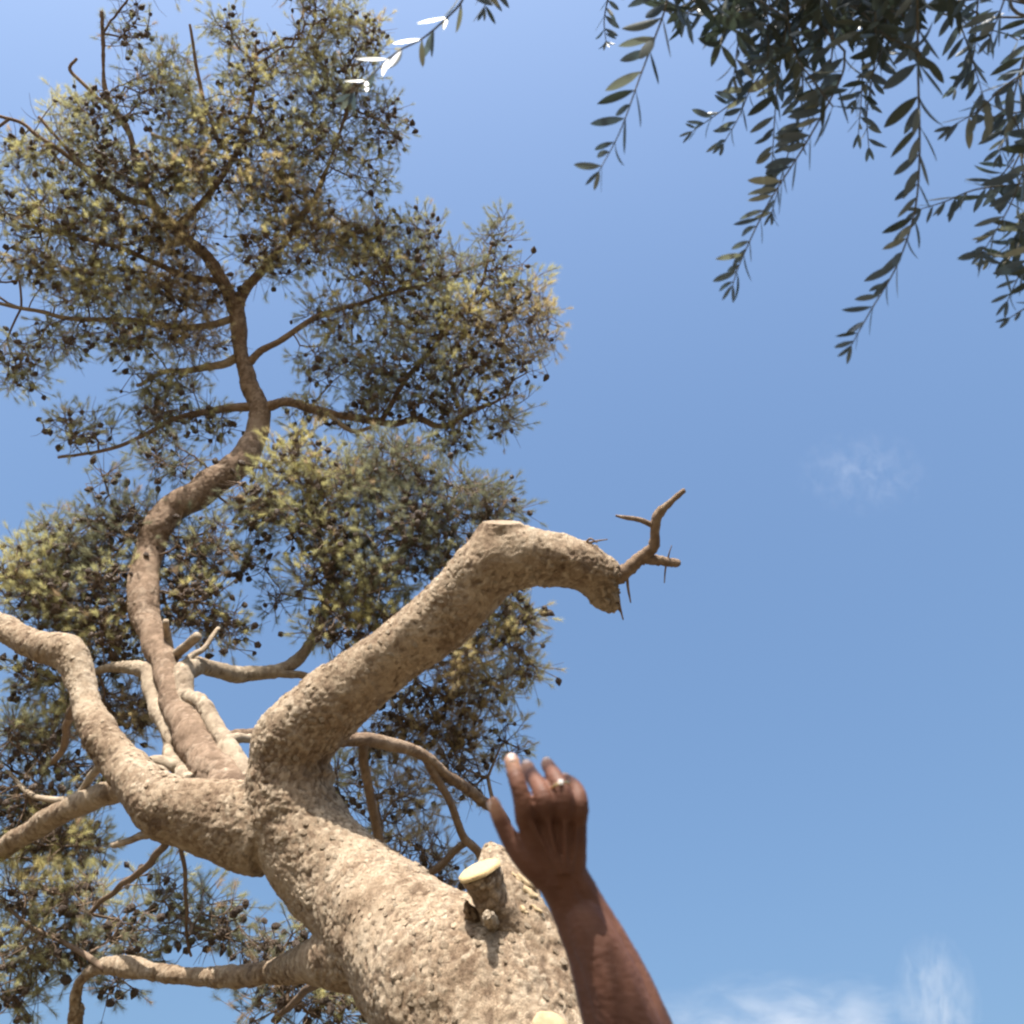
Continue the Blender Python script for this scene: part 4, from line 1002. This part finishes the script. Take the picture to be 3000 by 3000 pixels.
SH = [
 ([(1960, -60), (1950, 20), (1919, 109), (1875, 225), (1817, 384), (1756, 500)], 1.55, 1.5, .066, -1, 1.5),
 ([(2475, 150), (2462, 232), (2361, 420), (2252, 594), (2172, 761), (2147, 833)], 1.6, 1.55, .064, -1, 1.15),
 ([(2687, -60), (2690, 217), (2694, 449), (2680, 616), (2629, 775), (2549, 913), (2495, 1010)], 1.55, 1.5, .064, -1, 1.35),
 ([(2770, -60), (2788, 0), (2839, 145), (2883, 290)], 1.75, 1.7, .06, -1, 1.4),
 ([(2300, 120), (2201, 254), (2120, 320), (2030, 384)], 1.8, 1.8, .055, -1, 1.3),
 ([(3060, 190), (2960, 240), (2870, 320), (2790, 370)], 1.6, 1.6, .062, 1, 1.3),
 ([(3080, 520), (2980, 540), (2860, 555), (2770, 590), (2700, 612)], 1.7, 1.7, .06, 1, 1.4),
 ([(3080, 380), (3010, 480), (2960, 600), (2880, 740)], 1.6, 1.55, .066, -1, 1.2),
 ([(3090, 620), (3040, 720), (2990, 800), (2952, 880)], 1.6, 1.6, .06, -1, 1.2),
 ([(3080, 300), (2980, 330), (2890, 345)], 1.65, 1.65, .062, 1, 1.2),
 ([(1360, -60), (1355, 0), (1304, 57), (1236, 114), (1159, 155), (1081, 228), (1030, 275)], 1.55, 1.5, .062, 1, 1.6),
 ([(1790, -60), (1780, 0), (1770, 60), (1775, 120)], 1.9, 1.85, .042, 1, 1.0),
 ([(1440, -70), (1430, -20), (1420, 20)], 1.6, 1.6, .05, 1, 1.2),
 ([(2310, -40), (2300, 100), (2281, 217), (2270, 340), (2262, 480)], 1.7, 1.65, .062, -1, 1.25),
 ([(2540, -40), (2530, 120), (2525, 260), (2515, 390)], 1.8, 1.8, .058, 1, 1.3),
 ([(2420, -40), (2440, 100), (2420, 240), (2340, 400)], 1.65, 1.6, .06, -1, 1.2),
 ([(2200, -60), (2180, 40), (2160, 140), (2150, 220)], 1.7, 1.7, .06, 1, 1.2),
 ([(2620, -50), (2590, 80), (2570, 190), (2510, 290)], 1.75, 1.75, .058, -1, 1.2),
 ([(2960, -60), (2935, 20), (2900, 110)], 1.6, 1.6, .062, -1, 1.2),
 ([(2250, -60), (2235, 80), (2215, 200), (2170, 330), (2120, 420)], 1.75, 1.7, .056, -1, 1.4),
 ([(3040, 60), (2990, 200), (2960, 330), (2930, 450)], 1.7, 1.7, .058, -1, 1.2),
 ([(3080, 560), (3030, 640), (2985, 690), (2900, 760)], 1.75, 1.7, .056, -1, 1.2),
 ([(2870, -60), (2860, 60), (2850, 170), (2800, 260)], 1.9, 1.85, .05, -1, 1.4),
 ([(2580, 60), (2560, 200), (2540, 330), (2545, 430)], 1.85, 1.85, .055, 1, 1.4),
 ([(2330, 60), (2350, 200), (2345, 330), (2300, 480), (2262, 620)], 1.75, 1.7, .058, -1, 1.3),
 ([(3060, 880), (3010, 900), (2960, 930)], 1.6, 1.6, .05, 1, 1.4),
]
for k, (Pp, d0, d1, lf, sd_, lm) in enumerate(SH):
    o = shoot_px(Pp, d0, d1, lf, sd_, lm, k, glint=(k == 10))
print('leaf objects', leaf_objs)
# the thick of the mass at the top edge, and the crown above and behind the camera: too many to count
def shoot_rand(p, dv, L, leaf=0.058):
    q = Vector(p); dv = dv.normalized(); s = 0
    br = to_limb(q, random)
    for k_ in range(3):
        A_, B_ = br[k_], br[k_ + 1]
        if random.random() < .3 or any(in_gap(A_.lerp(B_, f_ / 8), -0.002) for f_ in range(9)): continue
        t_ = (B_ - A_).normalized(); a_ = t_.orthogonal().normalized(); b_ = t_.cross(a_); o_ = len(otv)
        for c_, r_ in ((A_, .0032 - .0005 * k_), (B_, .0027 - .0005 * k_)):
            for m_ in range(4): otv.append(tuple(c_ + (a_ * math.cos(m_ * 1.5708) + b_ * math.sin(m_ * 1.5708)) * r_))
        for m_ in range(4): otf.append((o_ + m_, o_ + (m_ + 1) % 4, o_ + 4 + (m_ + 1) % 4, o_ + 4 + m_))
    while s < L:
        dv = (dv + Vector((random.gauss(0, .12), random.gauss(0, .12), random.gauss(-.06, .1)))).normalized()
        q2 = q + dv * 0.028
        if in_gap(q2, -0.004): q = q2; s += 0.028; continue
        a = dv.orthogonal().normalized(); b = dv.cross(a); an = random.uniform(0, 6.28)
        o = len(otv)
        for c, r in ((q, .0018), (q2, .0015)):
            for k in range(3): otv.append(tuple(c + (a * math.cos(k * 2.09) + b * math.sin(k * 2.09)) * r))
        for k in range(3): otf.append((o + k, o + (k + 1) % 3, o + 3 + (k + 1) % 3, o + 3 + k))
        for sg in (0, math.pi):
            sdv = a * math.cos(an + sg) + b * math.sin(an + sg)
            yd = dv * .6 + sdv * .8
            put_leaf(q2, yd, dv * .8 - sdv * .4 + Vector((random.gauss(0, .4), random.gauss(0, .4), random.gauss(.4, .4))), leaf * random.uniform(.75, 1.1), None, False)
        q = q2; s += 0.028
otv = []; otf = []
for k in range(56):     # dense hanging mass at the top right edge
    x = random.gauss(2390, 150); y = random.uniform(-150, 60)
    shoot_rand(at(x, y, random.uniform(1.6, 2.0)), Vector((random.gauss(-.1, .35), random.gauss(.1, .3), -.8)), random.uniform(.10, .20))
for k in range(13):
    x = random.uniform(2960, 3150); y = random.uniform(300, 750)
    shoot_rand(at(x, y, random.uniform(1.55, 1.9)), Vector((random.gauss(-.3, .35), random.gauss(.1, .3), -.7)), random.uniform(.06, .14))
GAPS = []
def canopy(n, cx, cy, cz, sx, sy, sz, L=(.2, .4)):
    for k in range(n):
        p = Vector((cx + random.gauss(0, sx), cy + random.gauss(0, sy), cz + random.gauss(0, sz)))
        if in_frame(p, 140): continue
        shoot_rand(p, Vector((random.gauss(0, .5), random.gauss(0, .5), random.gauss(-.5, .4))), random.uniform(*L))
canopy(170, -.12, -.20, 3.35, .12, .13, .12, (.15, .28))
canopy(120, .55, -.35, 3.6, .22, .3, .25)
canopy(160, 1.2, -.5, 3.6, .4, .5, .35)
canopy(120, .5, -1.2, 3.8, .4, .4, .3)
canopy(120, 2.2, -1.4, 3.7, .5, .5, .4)
canopy(150, .6, -1.9, 2.7, .8, .4, .5)  # unseen low foliage, added to keep sky glow behind the camera off the arm
canopy(100, 1.8, -.9, 2.5, .35, .5, .4)
tag(link('shoot_stems', mesh_np('shoot_stems', otv, otf), M['olive_twig'], olive), None, None, None, 'stuff')
tag(link('leaf_canopy', mesh_np('leaf_canopy', olV, olF, True, {'tint': olT}), M['olive'], olive), None, None, None, 'stuff')
print('olive canopy faces', len(olF))

# ------------------------------------------------------------------ clouds (thin volumes far away)
def cloud(x, y, d, wpx, hpx, dep, density, label, seed, scale=3.0, thr=0.45, sx=1.0):
    me = bpy.data.meshes.new('cloud')
    sw, sh = wpx * d / F / 2, hpx * d / F / 2
    V = []; Fc = []; nr, nsg = 8, 14
    for i in range(nr + 1):
        th = math.pi * i / nr
        for j in range(nsg):
            ph = 2 * math.pi * j / nsg; k = 1 + 0.10 * math.sin(3 * ph + seed) * math.sin(th)
            V.append((math.sin(th) * math.cos(ph) * k, math.sin(th) * math.sin(ph) * k, math.cos(th)))
    for i in range(nr):
        for j in range(nsg):
            Fc.append((i * nsg + j, (i + 1) * nsg + j, (i + 1) * nsg + (j + 1) % nsg, i * nsg + (j + 1) % nsg))
    me = mesh_np('cloud', V, Fc)
    m = bpy.data.materials.new('cloud_vapour'); m.use_nodes = True
    N = m.node_tree.nodes; L = m.node_tree.links; N.remove(N['Principled BSDF'])
    vol = N.new('ShaderNodeVolumePrincipled'); vol.inputs['Color'].default_value = (1, 1, 1, 1); vol.inputs['Anisotropy'].default_value = 0.3
    tc = N.new('ShaderNodeTexCoord')
    ln = N.new('ShaderNodeVectorMath'); ln.operation = 'LENGTH'; L.new(tc.outputs['Object'], ln.inputs[0])
    fall = N.new('ShaderNodeMapRange'); fall.inputs['From Min'].default_value = 0.95; fall.inputs['From Max'].default_value = 0.1; L.new(ln.outputs['Value'], fall.inputs['Value'])
    mp = N.new('ShaderNodeMapping'); mp.inputs['Location'].default_value = (seed * 3.1, seed * 1.7, 0); mp.inputs['Scale'].default_value = (sx, 1, 1); L.new(tc.outputs['Object'], mp.inputs['Vector'])
    nz = N.new('ShaderNodeTexNoise'); nz.inputs['Scale'].default_value = scale; nz.inputs['Detail'].default_value = 7; nz.inputs['Roughness'].default_value = 0.62; nz.inputs['Distortion'].default_value = 0.6
    L.new(mp.outputs[0], nz.inputs['Vector'])
    sh_ = N.new('ShaderNodeMapRange'); sh_.inputs['From Min'].default_value = thr; sh_.inputs['From Max'].default_value = 0.75; L.new(nz.outputs['Fac'], sh_.inputs['Value'])
    mu = N.new('ShaderNodeMath'); mu.operation = 'MULTIPLY'; L.new(fall.outputs[0], mu.inputs[0]); L.new(sh_.outputs[0], mu.inputs[1])
    m2 = N.new('ShaderNodeMath'); m2.operation = 'MULTIPLY'; m2.inputs[1].default_value = density; L.new(mu.outputs[0], m2.inputs[0])
    L.new(m2.outputs[0], vol.inputs['Density']); L.new(vol.outputs[0], N['Material Output'].inputs['Volume'])
    o = link('cloud', me, m)
    o.location = at(x, y, d); o.scale = (sw, dep, sh); o.rotation_euler = (PITCH * 0.9, 0, 0)
    tag(o, label, 'cloud', 'thin white clouds')
    return o
cloud(2330, 3010, 1600, 1150, 330, 130, 0.013, 'broad thin torn cloud low beside the forearm', 1, 2.6, 0.46, 1.5)
cloud(2745, 2930, 1600, 260, 420, 80, 0.014, 'upright wispy cloud puff at the bottom right', 2, 2.4, 0.45, 2.0)
cloud(2530, 1385, 2200, 460, 290, 60, 0.0055, 'faint small cloud wisp in the open blue sky', 4, 2.8, 0.50, 2.0)
